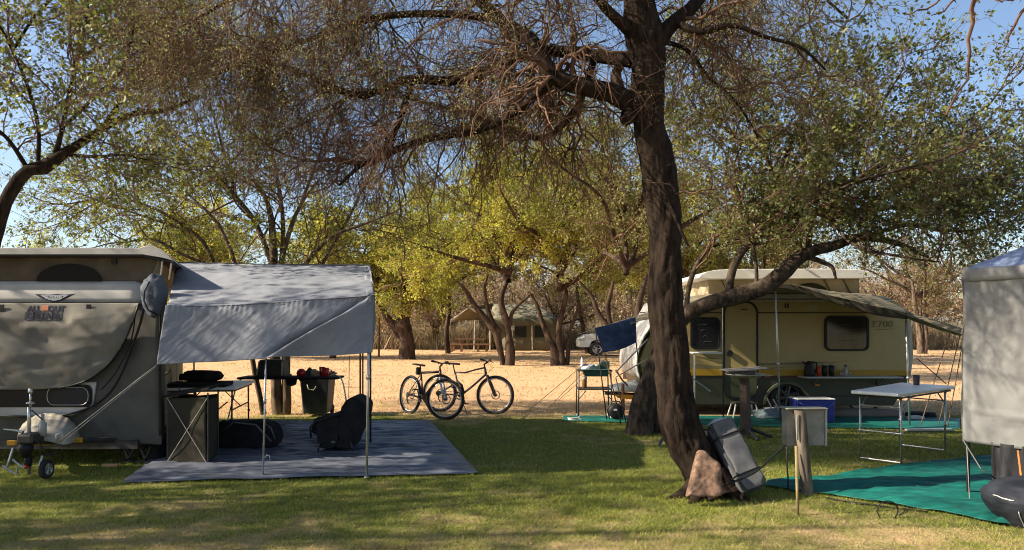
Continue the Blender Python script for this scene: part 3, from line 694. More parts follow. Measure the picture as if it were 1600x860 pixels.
# ================================================================ GROUND
def ground_mat(name, blade=False):
    m = bpy.data.materials.new(name); m.use_nodes = True
    nt = m.node_tree; nd, lk = nt.nodes, nt.links
    b = nd['Principled BSDF']; b.inputs['Roughness'].default_value = .95; b.inputs['Specular IOR Level'].default_value = .08
    g = nd.new('ShaderNodeNewGeometry')
    sep = nd.new('ShaderNodeSeparateXYZ'); lk.new(g.outputs['Position'], sep.inputs[0])
    def noise_(sc, det=4, rough=.6, st=(1, 1, 1)):
        mp = nd.new('ShaderNodeMapping'); mp.inputs['Scale'].default_value = st
        lk.new(g.outputs['Position'], mp.inputs[0])
        n = nd.new('ShaderNodeTexNoise'); n.inputs['Scale'].default_value = sc; n.inputs['Detail'].default_value = det; n.inputs['Roughness'].default_value = rough
        lk.new(mp.outputs[0], n.inputs['Vector']); return n.outputs['Fac']
    def rng_(v, a, bb, c=0., d=1.):
        r = nd.new('ShaderNodeMapRange'); r.inputs['From Min'].default_value = a; r.inputs['From Max'].default_value = bb
        r.inputs['To Min'].default_value = c; r.inputs['To Max'].default_value = d; lk.new(v, r.inputs['Value']); return r.outputs[0]
    def op(o, x, y):
        q = nd.new('ShaderNodeMath'); q.operation = o
        for i, z in enumerate((x, y)):
            if isinstance(z, (int, float)): q.inputs[i].default_value = z
            else: lk.new(z, q.inputs[i])
        return q.outputs[0]
    def mix(f, c1, c2):
        q = nd.new('ShaderNodeMix'); q.data_type = 'RGBA'
        if isinstance(f, (int, float)): q.inputs[0].default_value = f
        else: lk.new(f, q.inputs[0])
        for i, z in ((6, c1), (7, c2)):
            if isinstance(z, tuple): q.inputs[i].default_value = (*z, 1)
            else: lk.new(z, q.inputs[i])
        return q.outputs[2]
    # dryness: 0 green lawn near the tents, 1 dry straw beyond and in patches
    big = noise_(.55, 3); med = noise_(2.2, 4)
    wob = op('ADD', sep.outputs['Y'], op('MULTIPLY', op('SUBTRACT', big, .5), 3.0))
    far = rng_(wob, 12.6, 13.8)
    # the lawn is watered near the trunks and dry towards the camera
    near = rng_(wob, 6.9, 4.9, 0., .6)
    patch = rng_(op('ADD', op('MULTIPLY', big, .6), op('MULTIPLY', med, .4)), .42, .66, -.25, .85)
    dry = op('MAXIMUM', far, op('MULTIPLY', op('ADD', op('MULTIPLY', patch, .75), near), .82))
    dry = op('MINIMUM', dry, 1.)
    if blade:
        rnd = g.outputs['Random Per Island']
        d2 = rng_(op('ADD', dry, op('MULTIPLY', op('SUBTRACT', rnd, .5), .7)), .15, .85)
        fr = op('FRACT', op('MULTIPLY', rnd, 13.7), 0)
        green = mix(fr, (.17, .21, .035), (.40, .42, .075))
        straw = mix(fr, (.34, .255, .125), (.60, .47, .25))
        col = mix(d2, green, straw)
        t = nd.new('ShaderNodeBsdfTranslucent'); ms = nd.new('ShaderNodeMixShader'); ms.inputs[0].default_value = .35
        lk.new(col, t.inputs[0]); lk.new(col, b.inputs['Base Color']); lk.new(b.outputs[0], ms.inputs[1]); lk.new(t.outputs[0], ms.inputs[2])
        lk.new(ms.outputs[0], nd['Material Output'].inputs['Surface'])
        return m
    fine = noise_(38, 5, .7); mid = noise_(7, 5, .65); streak = noise_(1.1, 5, .6, (.25, 1.6, 1))
    green = mix(rng_(fine, .3, .7), (.06, .075, .02), (.20, .21, .055))
    soil = mix(rng_(fine, .3, .7), (.30, .19, .11), (.50, .36, .21))
    straw = mix(rng_(fine, .3, .7), (.42, .28, .135), (.66, .48, .27))
    red = mix(rng_(fine, .3, .7), (.44, .25, .13), (.63, .40, .235))
    nearc = mix(rng_(op('ADD', dry, op('MULTIPLY', op('SUBTRACT', mid, .5), .8)), .2, .8), green, mix(.45, straw, soil))
    farc = mix(rng_(streak, .34, .54), straw, red)
    farc = mix(rng_(op('ADD', big, op('MULTIPLY', op('SUBTRACT', mid, .5), .5)), .62, .75), farc, (.22, .23, .07))
    col = mix(far, nearc, farc)
    # bare red patches
    bare = rng_(noise_(.9, 3, .5, (.6, 1.4, 1)), .665, .70)
    col = mix(op('MULTIPLY', bare, .7), col, (.22, .11, .06))
    lk.new(col, b.inputs['Base Color'])
    bp = nd.new('ShaderNodeBump'); bp.inputs['Strength'].default_value = .9; bp.inputs['Distance'].default_value = .035
    lk.new(op('ADD', op('MULTIPLY', fine, .5), mid), bp.inputs['Height']); lk.new(bp.outputs[0], b.inputs['Normal'])
    return m
Mg = ground_mat('ground_grass'); Mb = ground_mat('grass_blade', True)
gm = MB()
# one sheet out to the horizon, finer and gently uneven nearby
xs = [-1500, -400, -120, -60, -40] + list(np.linspace(-30, 30, 121)) + [40, 60, 120, 400, 1500]
ys = [-60, -10] + list(np.linspace(-4, 60, 129)) + [80, 120, 200, 500, 1600]
def gz(x, y):
    e = max(0, min(1, (30 - abs(x)) / 5)) * max(0, min(1, (60 - y) / 6)) * max(0, min(1, (y + 4) / 2))
    k = .008 + .03 * max(0, min(1, (y - 15) / 10))
    return k * e * (noise.noise(Vector((x * .5, y * .5, 3))) + .5 * noise.noise(Vector((x * 1.6, y * 1.6, 9))))
V = np.array([(x, y, gz(x, y)) for y in ys for x in xs]); nx = len(xs); ny = len(ys)
i, j = np.meshgrid(np.arange(nx - 1), np.arange(ny - 1)); b0 = (j * nx + i).ravel()
gq = np.stack([b0, b0 + 1, b0 + nx + 1, b0 + nx], 1)
mesh_np('ground', V, gq, Mg)['kind'] = 'structure'

# ground sheets ----------------------------------------------------------------
def inpoly(x, y, poly):
    c = np.zeros(len(x), dtype=bool); n = len(poly)
    for a in range(n):
        x1, y1 = poly[a]; x2, y2 = poly[(a + 1) % n]
        m = ((y1 > y) != (y2 > y)) & (x < (x2 - x1) * (y - y1) / (y2 - y1 + 1e-12) + x1)
        c ^= m
    return c
SHEET_A = [(-3.95, 7.5), (-.36, 7.95), (-1.35, 12.3), (-5.1, 12.0)]
SHEET_B = [tuple(G(1193, 762)[:2]), tuple(G(1300, 776)[:2]), tuple(G(1490, 806)[:2]), tuple(G(1555, 822)[:2]), (4.6, 5.6), (6.4, 6.6), (6.2, 8.6), tuple(G(1545, 716)[:2]), tuple(G(1400, 731)[:2]), tuple(G(1290, 748)[:2]), tuple(G(1200, 753)[:2])]
SHEET_C = [tuple(G(880, 659)[:2]), tuple(G(1000, 662)[:2]), tuple(G(1200, 668)[:2]), tuple(G(1380, 671)[:2]), tuple(G(1500, 672)[:2]), tuple(G(1500, 655)[:2]), tuple(G(1200, 652)[:2]), tuple(G(880, 651)[:2])]
BARE = [(1.9, 11.9), (7.4, 11.9), (7.6, 15.2), (1.9, 15.2)]
def blades(n, ymin, ymax, h, w, half, pw=1.0, excl=(), tilt=.5):
    Y = ymin * (ymax / ymin) ** rng.random(n) ** pw
    X = rng.uniform(-1, 1, n) * (half * Y + 1.2)
    keep = np.ones(n, dtype=bool)
    for p in excl: keep &= ~inpoly(X, Y, p)
    # clumpy lawn
    X, Y = X[keep], Y[keep]; n = len(X)
    cl = .5 + .5 * np.sin(X * 9 + 3 * np.sin(Y * 5)) * np.sin(Y * 8 + 2 * np.sin(X * 6))
    k = rng.random(n) < .45 + .55 * cl; X, Y = X[k], Y[k]; n = len(X)
    s = (Y / 7.0) ** .55
    a = rng.uniform(0, 2 * np.pi, n); hh = h * rng.uniform(.4, 1.3, n) * (.8 + .2 * s); ww = w * s * rng.uniform(.7, 1.3, n)
    dx, dy = np.cos(a) * ww / 2, np.sin(a) * ww / 2
    b = rng.normal(0, tilt, (n, 2)) * hh[:, None]
    z0 = np.zeros(n) - .004
    V = np.stack([np.stack([X - dx, Y - dy, z0], 1), np.stack([X + dx, Y + dy, z0], 1), np.stack([X + b[:, 0], Y + b[:, 1], hh], 1)], 1).reshape(-1, 3)
    return V, np.arange(n * 3).reshape(-1, 3)
V, t = blades(430000, 4.6, 15.5, .032, .0055, .78, 1.0, (SHEET_A, SHEET_B, SHEET_C, BARE), 1.0)
o = tag(mesh_np('grass', V, t, Mb, smooth=False), 'short mown lawn, green round the trunks and straw-coloured in front', 'grass', kind='stuff')
V, t = blades(42000, 13.2, 50, .055, .014, .8, .9, (BARE,), 1.1)
o = tag(mesh_np('dry_grass', V, t, Mb, smooth=False), 'sparse dry grass on the open ground behind the camp', 'grass', kind='stuff')
# tall straw fringe before the wood
def tufts(n, y0, y1, x0, x1, h, w):
    X = rng.uniform(x0, x1, n); Y = rng.uniform(y0, y1, n)
    c = .5 + .5 * np.sin(X * .9 + 2 * np.sin(Y * .5)) * np.sin(X * .37 + Y)
    hh = h * (.45 + .75 * c) * rng.uniform(.5, 1.2, n); a = rng.uniform(0, 6.28, n)
    dx, dy = np.cos(a) * w / 2, np.sin(a) * w / 2; b = rng.normal(0, .28, (n, 2)) * hh[:, None]
    V = np.stack([np.stack([X - dx, Y - dy, 0 * X], 1), np.stack([X + dx, Y + dy, 0 * X], 1), np.stack([X + b[:, 0], Y + b[:, 1], hh], 1)], 1).reshape(-1, 3)
    return V, np.arange(n * 3).reshape(-1, 3)
M_straw = mat('tall_straw', (.26, .20, .12), .9, (.52, .43, .28), .35, trans=.3, island=.3, spec=.1)
V, t = tufts(170000, 50.5, 62, -50, 50, 1.9, .05)
tag(mesh_np('tall_grass', V, t, M_straw, smooth=False), 'tall dry straw-coloured grass along the edge of the wood', 'grass', kind='stuff')
# fallen leaves and twigs
n = 5200
Yl = 4.8 * (26 / 4.8) ** rng.random(n); Xl = rng.uniform(-1, 1, n) * (.78 * Yl + 1)
c0 = np.stack([Xl, Yl, np.full(n, .012)], 1); a = rng.uniform(0, 6.28, n); s = rng.uniform(.008, .018, n)
dd = np.stack([np.cos(a), np.sin(a), rng.normal(0, .3, n)], 1) * s[:, None]; ww = np.stack([-np.sin(a), np.cos(a), rng.normal(0, .3, n)], 1) * s[:, None] * .6
ons = inpoly(Xl, Yl, SHEET_A) | inpoly(Xl, Yl, SHEET_B)
c0[ons, 2] = .034
m_ = ~ons | (rng.random(n) < .22)
c0, dd, ww = c0[m_], dd[m_], ww[m_]
V = np.stack([c0 - dd, c0 + ww, c0 + dd, c0 - ww], 1).reshape(-1, 3)
tag(mesh_np('fallen_leaves', V, np.arange(len(V)).reshape(-1, 4), mat('litter', (.16, .09, .05), .9, (.42, .29, .16), 2, island=.4), smooth=False), 'dry brown leaves scattered over the grass', 'leaves', kind='stuff')

def sheet(name, label, poly, m, amp, z=.012, st=(1, 4, 1), n=90):
    xs_ = [p[0] for p in poly]; ys_ = [p[1] for p in poly]
    # map a unit grid into the polygon: rows in y clipped to the outline
    y0, y1 = min(ys_), max(ys_)
    cor = poly
    mb_ = MB()
    def span(y):
        c = []
        for a in range(len(cor)):
            (xa, ya), (xb, yb) = cor[a], cor[(a + 1) % len(cor)]
            if (ya - y) * (yb - y) <= 0 and ya != yb: c.append(xa + (xb - xa) * (y - ya) / (yb - ya))
        return (min(c), max(c)) if c else (0, 0)
    def fn(u, v):
        y = y0 + (y1 - y0) * (.0008 + v * .9984); a_, b_ = span(y)
        x = a_ + (b_ - a_) * u
        q = Vector((x * st[0], y * st[1], 0))
        ed = min(u, 1 - u, v, 1 - v) * 12
        h = amp * (.6 + noise.noise(q) + .55 * (1 - 2 * abs(noise.noise(q * 2.1 + Vector((5, 0, 0)))))) * min(1, .4 + ed)
        return Vector((x, y, z + max(0.0, h)))
    mb_.grid(fn, n, n)
    o = mb_.build(name, m, None, smooth=True, fix=False, solid=.004)
    return tag(o, label, 'ground sheet')
M_sheetA = mat('sheet_grey', (.055, .063, .085), .42, (.16, .175, .21), 2.5, .006, 60, spec=.5, stretch=(1, 5, 1), detail=9)  # streaked tones paint the light and dark of ripples into the colour
M_sheetB = mat('sheet_green', (.003, .075, .06), .6, (.007, .15, .12), 4, .004, 60, spec=.35, stretch=(1, 3, 1))
sheet('ground_sheet', 'grey woven ground sheet spread under the grey awning', SHEET_A, M_sheetA, .034, st=(1.3, 7, 1), n=190)
sheet('ground_sheet', 'bright green ground sheet in front of the grey gazebo', SHEET_B, M_sheetB, .036, st=(1.5, 5.5, 1), n=170)
sheet('ground_sheet', 'long green ground sheet along the cream caravan', SHEET_C, M_sheetB, .012, st=(1.2, 4, 1), n=60)
# ================================================================ OBJECT MATERIALS
M_black = mat('black_plastic', (.012, .012, .013), .5)
M_blackcloth = mat('black_cloth', (.007, .007, .008), .9, (.018, .018, .02), 8, .01, 30)
M_steel = mat('steel_tube', (.45, .45, .44), .35, (.6, .6, .58), 12, metal=.85)
M_dsteel = mat('dark_steel', (.05, .05, .05), .5, (.09, .08, .07), 12, metal=.5)
M_rust = mat('rusty_steel', (.12, .06, .035), .8, (.22, .11, .06), 14)
M_white = mat('white_paint', (.72, .71, .67), .35, (.80, .79, .75), 3, spec=.5)
M_whitegrey = mat('pale_gelcoat', (.36, .345, .32), .45, (.47, .455, .42), 2.5, spec=.5)
M_coverG = mat('cover_grey', (.085, .078, .064), .85, (.13, .12, .10), 2.2, .004, 40)
M_coverF = mat('cover_flap', (.125, .115, .095), .85, (.19, .175, .147), 2.0, .004, 40)
M_awn = mat('awning_grey', (.20, .215, .25), .8, (.28, .295, .33), 2.0, .004, 60, trans=.12)
M_brown = mat('popup_canvas', (.075, .058, .04), .9, (.13, .10, .07), 3)
M_tan = mat('tan_canvas', (.36, .29, .18), .85, (.46, .38, .25), 3, .003, 40, trans=.1)
M_olive = mat('olive_canvas', (.028, .024, .015), .9, (.042, .036, .022), 3, .004, 30)
M_cream = mat('cream_panel', (.36, .265, .105), .4, (.40, .30, .125), 2, spec=.5)
M_green = mat('green_panel', (.03, .032, .018), .4, (.038, .041, .024), 3, spec=.5)
M_yellow = mat('yellow_stripe', (.38, .22, .02), .4)
M_glass = mat('dark_glass', (.012, .012, .014), .12, spec=.7)
M_navy = mat('navy_cloth', (.018, .036, .085), .85, (.04, .065, .13), 4, .006, 18)
M_blue = mat('blue_plastic', (.010, .022, .17), .4, spec=.5)
M_red = mat('red_plastic', (.45, .02, .015), .35, spec=.5)
M_orange = mat('orange_plastic', (.75, .20, .02), .4)
M_rubber = mat('tyre_rubber', (.018, .018, .018), .85, (.045, .04, .036), 20)
M_rope = mat('rope', (.50, .46, .38), .9)
M_wood = mat('weathered_wood', (.13, .075, .045), .85, (.22, .14, .09), 10, stretch=(1, 1, .3))
M_binc = mat('bin_plastic', (.03, .034, .03), .55, (.05, .055, .05), 6)

def ropeline(name, a, b, parent, r=.006, m=None, sag=0.0):
    pts = [Vector(a).lerp(Vector(b), t / 8) + Vector((0, 0, -sag * math.sin(math.pi * t / 8))) for t in range(9)]
    return MB().tube(pts, r, 6).build(name, m or M_rope, parent, smooth=True)
def text_mesh(name, body, size, M, m, parent, depth=.003, bold=0.0, sx=1.0):
    cu = bpy.data.curves.new(name, 'FONT'); cu.body = body; cu.size = size; cu.extrude = depth; cu.offset = bold
    cu.align_x = 'CENTER'; cu.align_y = 'CENTER'
    to = bpy.data.objects.new(name, cu); COL.objects.link(to)
    bpy.context.view_layer.update()
    me = bpy.data.meshes.new_from_object(to.evaluated_get(bpy.context.evaluated_depsgraph_get()))
    bpy.data.objects.remove(to)
    off = OFF[parent.name]
    for v in me.vertices: v.co = (M @ Vector((v.co.x * sx, v.co.y, v.co.z))) - off
    me.materials.clear(); me.materials.append(m)
    o = bpy.data.objects.new(name, me); COL.objects.link(o); o.parent = parent; OFF[o.name] = off
    return o
def frameM(o, xdir, ydir):
    """matrix taking local x,y to given world dirs at origin o (rotation first)"""
    x = Vector(xdir).normalized(); y = Vector(ydir).normalized(); z = x.cross(y)
    R = Matrix((x, y, z)).transposed().to_4x4()
    return Matrix.Translation(o) @ R
def wheel(parent, c, R, w, axis='Y', rimm=None, spokes=5, name='wheel', hubc=None):
    """returns wheel part with tyre, rim sub-parts; axis is the axle direction"""
    c = Vector(c)
    prof = [(R * .62, -w / 2 * .85), (R * .85, -w / 2), (R * .96, -w / 2 * .9), (R, -w / 2 * .5), (R, w / 2 * .5), (R * .96, w / 2 * .9), (R * .85, w / 2), (R * .62, w / 2 * .85)]
    t = MB().lathe(prof, c, axis, 36, cap=False).build(name, M_rubber, parent, smooth=True)
    rm = MB()
    rm.lathe([(R * .55, -w * .40), (R * .63, -w * .46), (R * .63, w * .46), (R * .55, w * .40)], c, axis, 30, cap=False)
    rm.lathe([(R * .18, -w * .3), (R * .18, w * .3)], c, axis, 14)
    for k in range(spokes):
        a = 2 * math.pi * k / spokes + .3
        d = Vector((math.cos(a), 0, math.sin(a))) if axis == 'Y' else Vector((0, math.cos(a), math.sin(a)))
        for sg in (-1, 1):
            o = Vector((0, sg * w * .33, 0)) if axis == 'Y' else Vector((sg * w * .33, 0, 0))
            rm.tube([c + o, c + o * 1.1 + d * R * .58], [R * .10, R * .075], 6)
    rm.build('rim', rimm or M_steel, t, smooth=False)
    return t

# ================================================================ LEFT CARAVAN (covered)
def quadpt(A, B, C_, D, u, v): return A.lerp(B, u).lerp(D.lerp(C_, u), v)
YC = 8.55
cr = thing('caravan', 'caravan under a grey-brown cover at the left, its pop-up roof raised', 'caravan', (P(-60, 0, YC).x, YC, 0))
back = Vector((-1.30, 3.6, 0))             # direction of the long side
def FC(px, py, dy=0.0): 
    p = P(px, py, YC); p.y += dy
    return p
xl, xr = -170, 250
# hard body inside, cream sides with panels
b0 = [FC(xl + 30, 684), FC(xr - 10, 684), FC(xr - 10, 474), FC(xl + 30, 474)]
MB().prism([p + Vector((0, .09, 0)) for p in b0], back).build('body', M_cream, cr)
side0 = FC(xr - 9, 684, .09); sd = back.normalized()
for (s0, s1, z0, z1) in ((.15, .62, .42, .98), (.15, .62, 1.02, 1.72), (.70, 1.35, .42, .98), (.70, 1.35, 1.02, 1.72), (1.45, 2.2, .42, 1.72), (2.3, 3.3, .42, 1.72)):
    a = side0 + sd * s0; b = side0 + sd * s1
    a.z = b.z = z0
    MB().prism([a, b, b + Vector((0, 0, z1 - z0)), a + Vector((0, 0, z1 - z0))], (.022, .008, 0)).build('side_panel', M_tan, cr, bevel=.006)
# nose wall band (white, upper)
def nose(u, v):
    p = quadpt(FC(xl, 440), FC(xr - 17, 440), FC(xr - 14, 474), FC(xl, 474), u, v)
    p.y += .05 * (1 - v) ** 2 + .30 * max(0, (u - .93) / .07) ** 2
    return p
MB().grid(nose, 50, 4).build('nose_band', M_whitegrey, cr, smooth=True, solid=.02)
MB().prism([FC(xl, 475.5, -.03), FC(xr - 14, 475.5, -.03), FC(xr - 14, 472.5, -.03), FC(xl, 472.5, -.03)], (0, .05, 0)).build('awning_rail', M_black, cr)
# body cover: front cloth, wraps round the corner, wrinkled
def cover(u, v):
    px = xl + (xr + 1 - xl) * min(u / .86, 1); py = 474 + (690 - 474) * v
    p = FC(px, py + 5 * math.sin(u * 9) * (v ** 6))
    if u > .86: p = p + back.normalized() * (u - .86) / .14 * .40 + Vector((.01, 0, 0))
    e = min(1, (1 - v) * 6) * min(1, v * 8)
    p.y -= .05 * math.sin(math.pi * v) * (1 if u <= .86 else .2)
    q = Vector((p.x * 2.2, p.y * 2, p.z * 1.3))
    h = .028 * noise.noise(q) + .016 * (1 - 2 * abs(noise.noise(Vector((p.x * 3.5 + p.z * 2.5, p.y, p.z * 1.2)))))
    p.y -= h; p.x += h * .4 if u > .8 else 0
    return p
MB().grid(cover, 110, 60).build('body_cover', M_coverG, cr, smooth=True, solid=.004)
# window strip in the opening of the cover
def strip(name, poly, m, dy, d=.02, bev=.006):
    return MB().prism([FC(x, y, dy) for x, y in poly], (0, d, 0)).build(name, m, cr, bevel=bev)
def rrect(x0, y0, x1, y1, r, n=5):
    o = []
    for cx, cy, a0 in ((x1 - r, y0 + r, -90), (x1 - r, y1 - r, 0), (x0 + r, y1 - r, 90), (x0 + r, y0 + r, 180)):
        for k in range(n + 1):
            a = math.radians(a0 + 90 * k / n); o.append((cx + r * math.cos(a), cy + r * math.sin(a)))
    return o
strip('nose_panel', [(xl, 596), (158, 596), (158, 600), (152, 636), (120, 648), (60, 651), (xl, 651)], M_whitegrey, -.105, .03)
w = strip('window', rrect(-50, 600, 153, 635, 10), mat('window_black', (.006, .006, .007), .35, spec=.25), -.115, .012)
w2 = strip('window_frame', rrect(84, 602, 151, 633, 12), M_black, -.125, .012)
pts = [FC(x, y, -.142) for x, y in rrect(86, 604, 149, 631, 11)]
MB().tube(pts + [pts[0]], .0035, 5).build('window_seal', M_steel, cr, smooth=True)
# front flap (rolled-down cloth in front of the windows) with black piping
flapR = [(229, 475), (224, 490), (217, 510), (208, 530), (197, 550), (183, 568), (164, 584), (142, 596), (115, 603), (80, 606), (30, 607), (xl, 606)]
fl = spline([(a, b) + (0, 0) for a, b in flapR], 61)[:, :2]
def flap(u, v):
    # v down: from the rail to the lower edge; u left to right
    k = fl[int(round((1 - u) * 60))]
    px = k[0]; py = 474.5 + (k[1] - 474.5) * v
    p = FC(px, py)
    e = min(1, v * 5)
    bul = math.sin(math.pi * min(1, v * .9)) ** .8 * min(1, (1 - u) * 5 + .1)
    q = Vector((p.x * 2.0 + 3, p.z * 2.4, 1.7))
    rid = 1 - 2 * abs(noise.noise(Vector((p.x * 1.3 - p.z * .9, p.z * 3.2 + p.x * .6, 4.0))))
    lg = min(1, max(0, max(abs(px - 84) - 34, 0) / 12 + max(py - 503, 0) / 10))
    e *= .08 + .92 * lg
    p.y -= .135 + .06 * bul + e * (.040 * noise.noise(q) + .030 * rid + .008 * noise.noise(q * 5))
    return p
flo = MB().grid(flap, 60, 60)
flo.build('cover_flap', M_coverF, cr, smooth=True, solid=.004)
MB().tube([FC(a, b, -.17) for a, b in fl[::2]], .011, 6).build('piping', M_black, cr, smooth=True)
pp2 = spline([(a, b, 0, 0) for a, b in [(234, 478), (226, 510), (215, 540), (202, 575), (186, 605), (165, 626), (135, 641), (90, 649), (40, 649), (xl, 646)]], 40)
MB().tube([FC(a, b, -.115) for a, b in pp2[:, :2]], .013, 6).build('piping', M_black, cr, smooth=True)
pp3 = spline([(a, b, 0, 0) for a, b in [(222, 478), (217, 520), (208, 548), (190, 582), (168, 608)]], 20)
MB().tube([FC(a, b, -.13) for a, b in pp3[:, :2]], .008, 6).build('piping', M_black, cr, smooth=True)
pts = [FC(252, y, -.02) for y in range(476, 692, 12)]
MB().tube(pts, .012, 6).build('piping', M_black, cr, smooth=True)
for x in (19, 152):
    MB().box(FC(x, 482, -.17), (.055, .012, .08), bev=.004).build('buckle', M_black, cr)
# printing on the flap
Mlogo = mat('print_dark', (.02, .02, .045), .8); Mlogo2 = mat('print_orange', (.42, .15, .08), .8)
def flat(px, py, dy, size, body, m, bold=.004, sx=1.0, name='printed_lettering'):
    Mx = frameM(FC(px, py, dy), (1, 0, 0), (0, 0, 1))
    return text_mesh(name, body, size, Mx, m, cr, .001, bold, sx)
flat(67, 483.5, -.149, .090, 'ALL', Mlogo, .004); flat(101, 483.5, -.149, .090, 'OUT', Mlogo, .004)

for k_, ch_ in enumerate('GEAR'): flat(61 + 14.2 * k_, 494.3, -.161, .098, ch_, Mlogo, .0035)
MB().box(FC(84, 482, -.147), (.075, .004, .06), bev=.015).build('printed_patch', Mlogo2, cr)
for x in (61, 75, 89, 103):
    MB().tube([FC(x + a, 494 + b, -.160) for a, b in rrect(-6.5, -6.2, 6.5, 6.2, 2, 2) + [(-4.5, -6.2)]], .0028, 4).build('printed_box', Mlogo, cr)
# lay the print on the cloth: every vertex follows the flap's own surface
def on_flap(o):
    off = OFF[o.name]; q0 = FC(84, 485).y
    for v_ in o.data.vertices:
        w_ = v_.co + off; px = 800 + w_.x * F / YC; py = HY - (w_.z - EYE) * F / YC
        ii = int(np.argmin(np.abs(fl[:, 0] - px))); vv = (py - 474.5) / (fl[ii, 1] - 474.5)
        rel = w_.y - base_y[o.name]
        v_.co.y = flap(1 - ii / 60, max(0, vv)).y - .006 + rel - off.y
base_y = {}
for o in list(cr.children):
    if o.name.startswith('printed_'):
        ys_o = [v_.co.y + OFF[o.name].y for v_ in o.data.vertices]; base_y[o.name] = sum(ys_o) / len(ys_o); on_flap(o)
# winged badge
Mchrome = mat('badge_silver', (.55, .56, .6), .3, metal=.6); Mbdk = mat('badge_navy', (.02, .02, .06), .5)
MB().prism([FC(x, y, -.035) for x, y in [(58, 460), (80, 461), (92, 460), (104, 461), (121, 459.5), (108, 466), (97, 470), (88, 472), (78, 470), (68, 466.5)]], (0, .012, 0)).build('badge', Mbdk, cr)
MB().prism([FC(x, y, -.041) for x, y in [(67, 462), (110, 462), (98, 468.5), (88, 470.5), (79, 468.5)]], (0, .007, 0)).build('badge_face', Mchrome, cr)
MB().prism([FC(x, y, -.046) for x, y in [(74, 463.2), (103, 463.2), (97, 466.6), (80, 466.6)]], (0, .006, 0)).build('badge_plate', Mbdk, cr)
flat(88.5, 464.9, -.05, .036, 'JURGENS', M_white, .001, 1.25)
# pop-up roof: canvas and lid
def canvasf(u, v):
    a = quadpt(FC(xl, 397, .06), FC(246, 397, .06), FC(231, 440, .06), FC(xl, 440, .06), u, v)
    a.y -= .02 * math.sin(u * 40) * .5 + .015 * noise.noise(Vector((a.x * 4, a.z * 5, 0)))
    return a
MB().grid(canvasf, 70, 10).build('popup_canvas', M_brown, cr, smooth=True, solid=.004)
A_, B_, C2, D_ = FC(246, 397, .06), FC(246, 397, .06) + back, FC(231, 440, .06) + back, FC(231, 440, .06)
MB().grid(lambda u, v: quadpt(A_, B_, C2, D_, u, v) + Vector((.01 * math.sin(u * 30), 0, 0)), 30, 6).build('popup_canvas', M_tan, cr, smooth=True, solid=.004)
arch = [(55 + 51 * (1 - math.cos(a)), 439 - 27 * math.sin(a)) for a in np.linspace(0, math.pi, 14)]
MB().prism([FC(x, y, .02) for x, y in arch], (0, .012, 0)).build('canvas_window', mat('mesh_dark', (.015, .013, .012), .9), cr)
MB().box(FC(176, 408, .03), (.06, .01, .07)).build('canvas_tab', M_black, cr)
def lid_pt(x, y, t): return FC(x, y, 0) + back * t
lid = MB()
prof = [(xl, 399), (228, 399), (258, 404), (277, 409), (262, 394), (246, 386), (236, 385), (222, 389), (100, 388.5), (xl, 389.5)]
lid.prism([FC(x, y, -.08) for x, y in prof], back * 1.02 + Vector((0, .12, 0)))
lid.build('roof_lid', M_whitegrey, cr, bevel=.012)
MB().prism([FC(x, y, -.07) for x, y in [(xl, 402), (228, 402), (272, 411), (272, 409), (228, 399.3), (xl, 399.3)]], back).build('lid_trim', M_black, cr)
for x0, y0, x1, y1 in ((262, 407, 257, 436), (248, 404, 243, 436)):
    MB().tube([FC(x0, y0, .1), FC(x1, y1, .12)], .012, 6).build('lift_strut', M_steel, cr)
MB().prism([FC(xl, 443, .10), FC(xr - 14, 443, .10), FC(xr - 14, 438, .10), FC(xl, 438, .10)], back).build('roof_deck', M_whitegrey, cr)
# bag-like bundled awning edge at the corner
def bagq(u, v):
    q = Vector((math.cos(v * 2 * math.pi) * math.sin(math.pi * u), math.sin(v * 2 * math.pi) * math.sin(math.pi * u), math.cos(math.pi * u)))
    k = 1 + .22 * noise.noise(q * 1.6) + .12 * (1 - 2 * abs(noise.noise(q * 3.3)))
    return P(243, 462, 8.35) + Vector((q.x * .14, q.y * .10, q.z * .22)) * k
bu = MB().grid(bagq, 26, 30)
bu.build('awning_bag', mat('bag_bluegrey', (.05, .06, .08), .8, (.10, .115, .145), 4, .006, 20), cr, smooth=True)
MB().tube([P(x, y, 8.22) for x, y in [(234, 440), (226, 455), (225, 470), (232, 485), (246, 492)]], .010, 6).build('piping', M_black, cr, smooth=True)
# chassis, wheels and steadies
MB().box(FC(90, 694, .9), (1.9, 1.9, .10)).build('chassis', M_dsteel, cr)
for k, off in ((0, 1.55),):
    for sx in (225, 20):
        wheel(cr, (FC(sx, 0).x - .25, YC + 1.7, .33), .33, .20, 'X', M_white)
for sx in (171, 198):
    MB().tube([FC(sx, 690, .25), Vector((FC(sx, 0).x + .12, YC + .2, .03))], .02, 6).tube([FC(sx + 28, 690, .25), Vector((FC(sx, 0).x + .12, YC + .2, .03))], .014, 6).box((FC(sx, 0).x + .12, YC + .2, .012), (.16, .12, .02)).build('corner_steady', M_dsteel, cr)
for x, y in ((153, 698), (157, 700)):
    MB().box(FC(x, y, .05), (.015, .02, .02)).build('reflector', M_white, cr)
# drawbar, nose cone and jockey wheel
hb = MB()
hx = P(55, 0, 7.75).x
for s_ in (-1, 1):
    hb.tube([Vector((hx + .02 * s_, 7.7, .40)), Vector((hx + .70 * s_ - .1, 8.9, .24))], .035, 6)
hb.box((hx, 7.68, .44), (.16, .22, .10), bev=.02)
hb.build('drawbar', M_dsteel, cr)
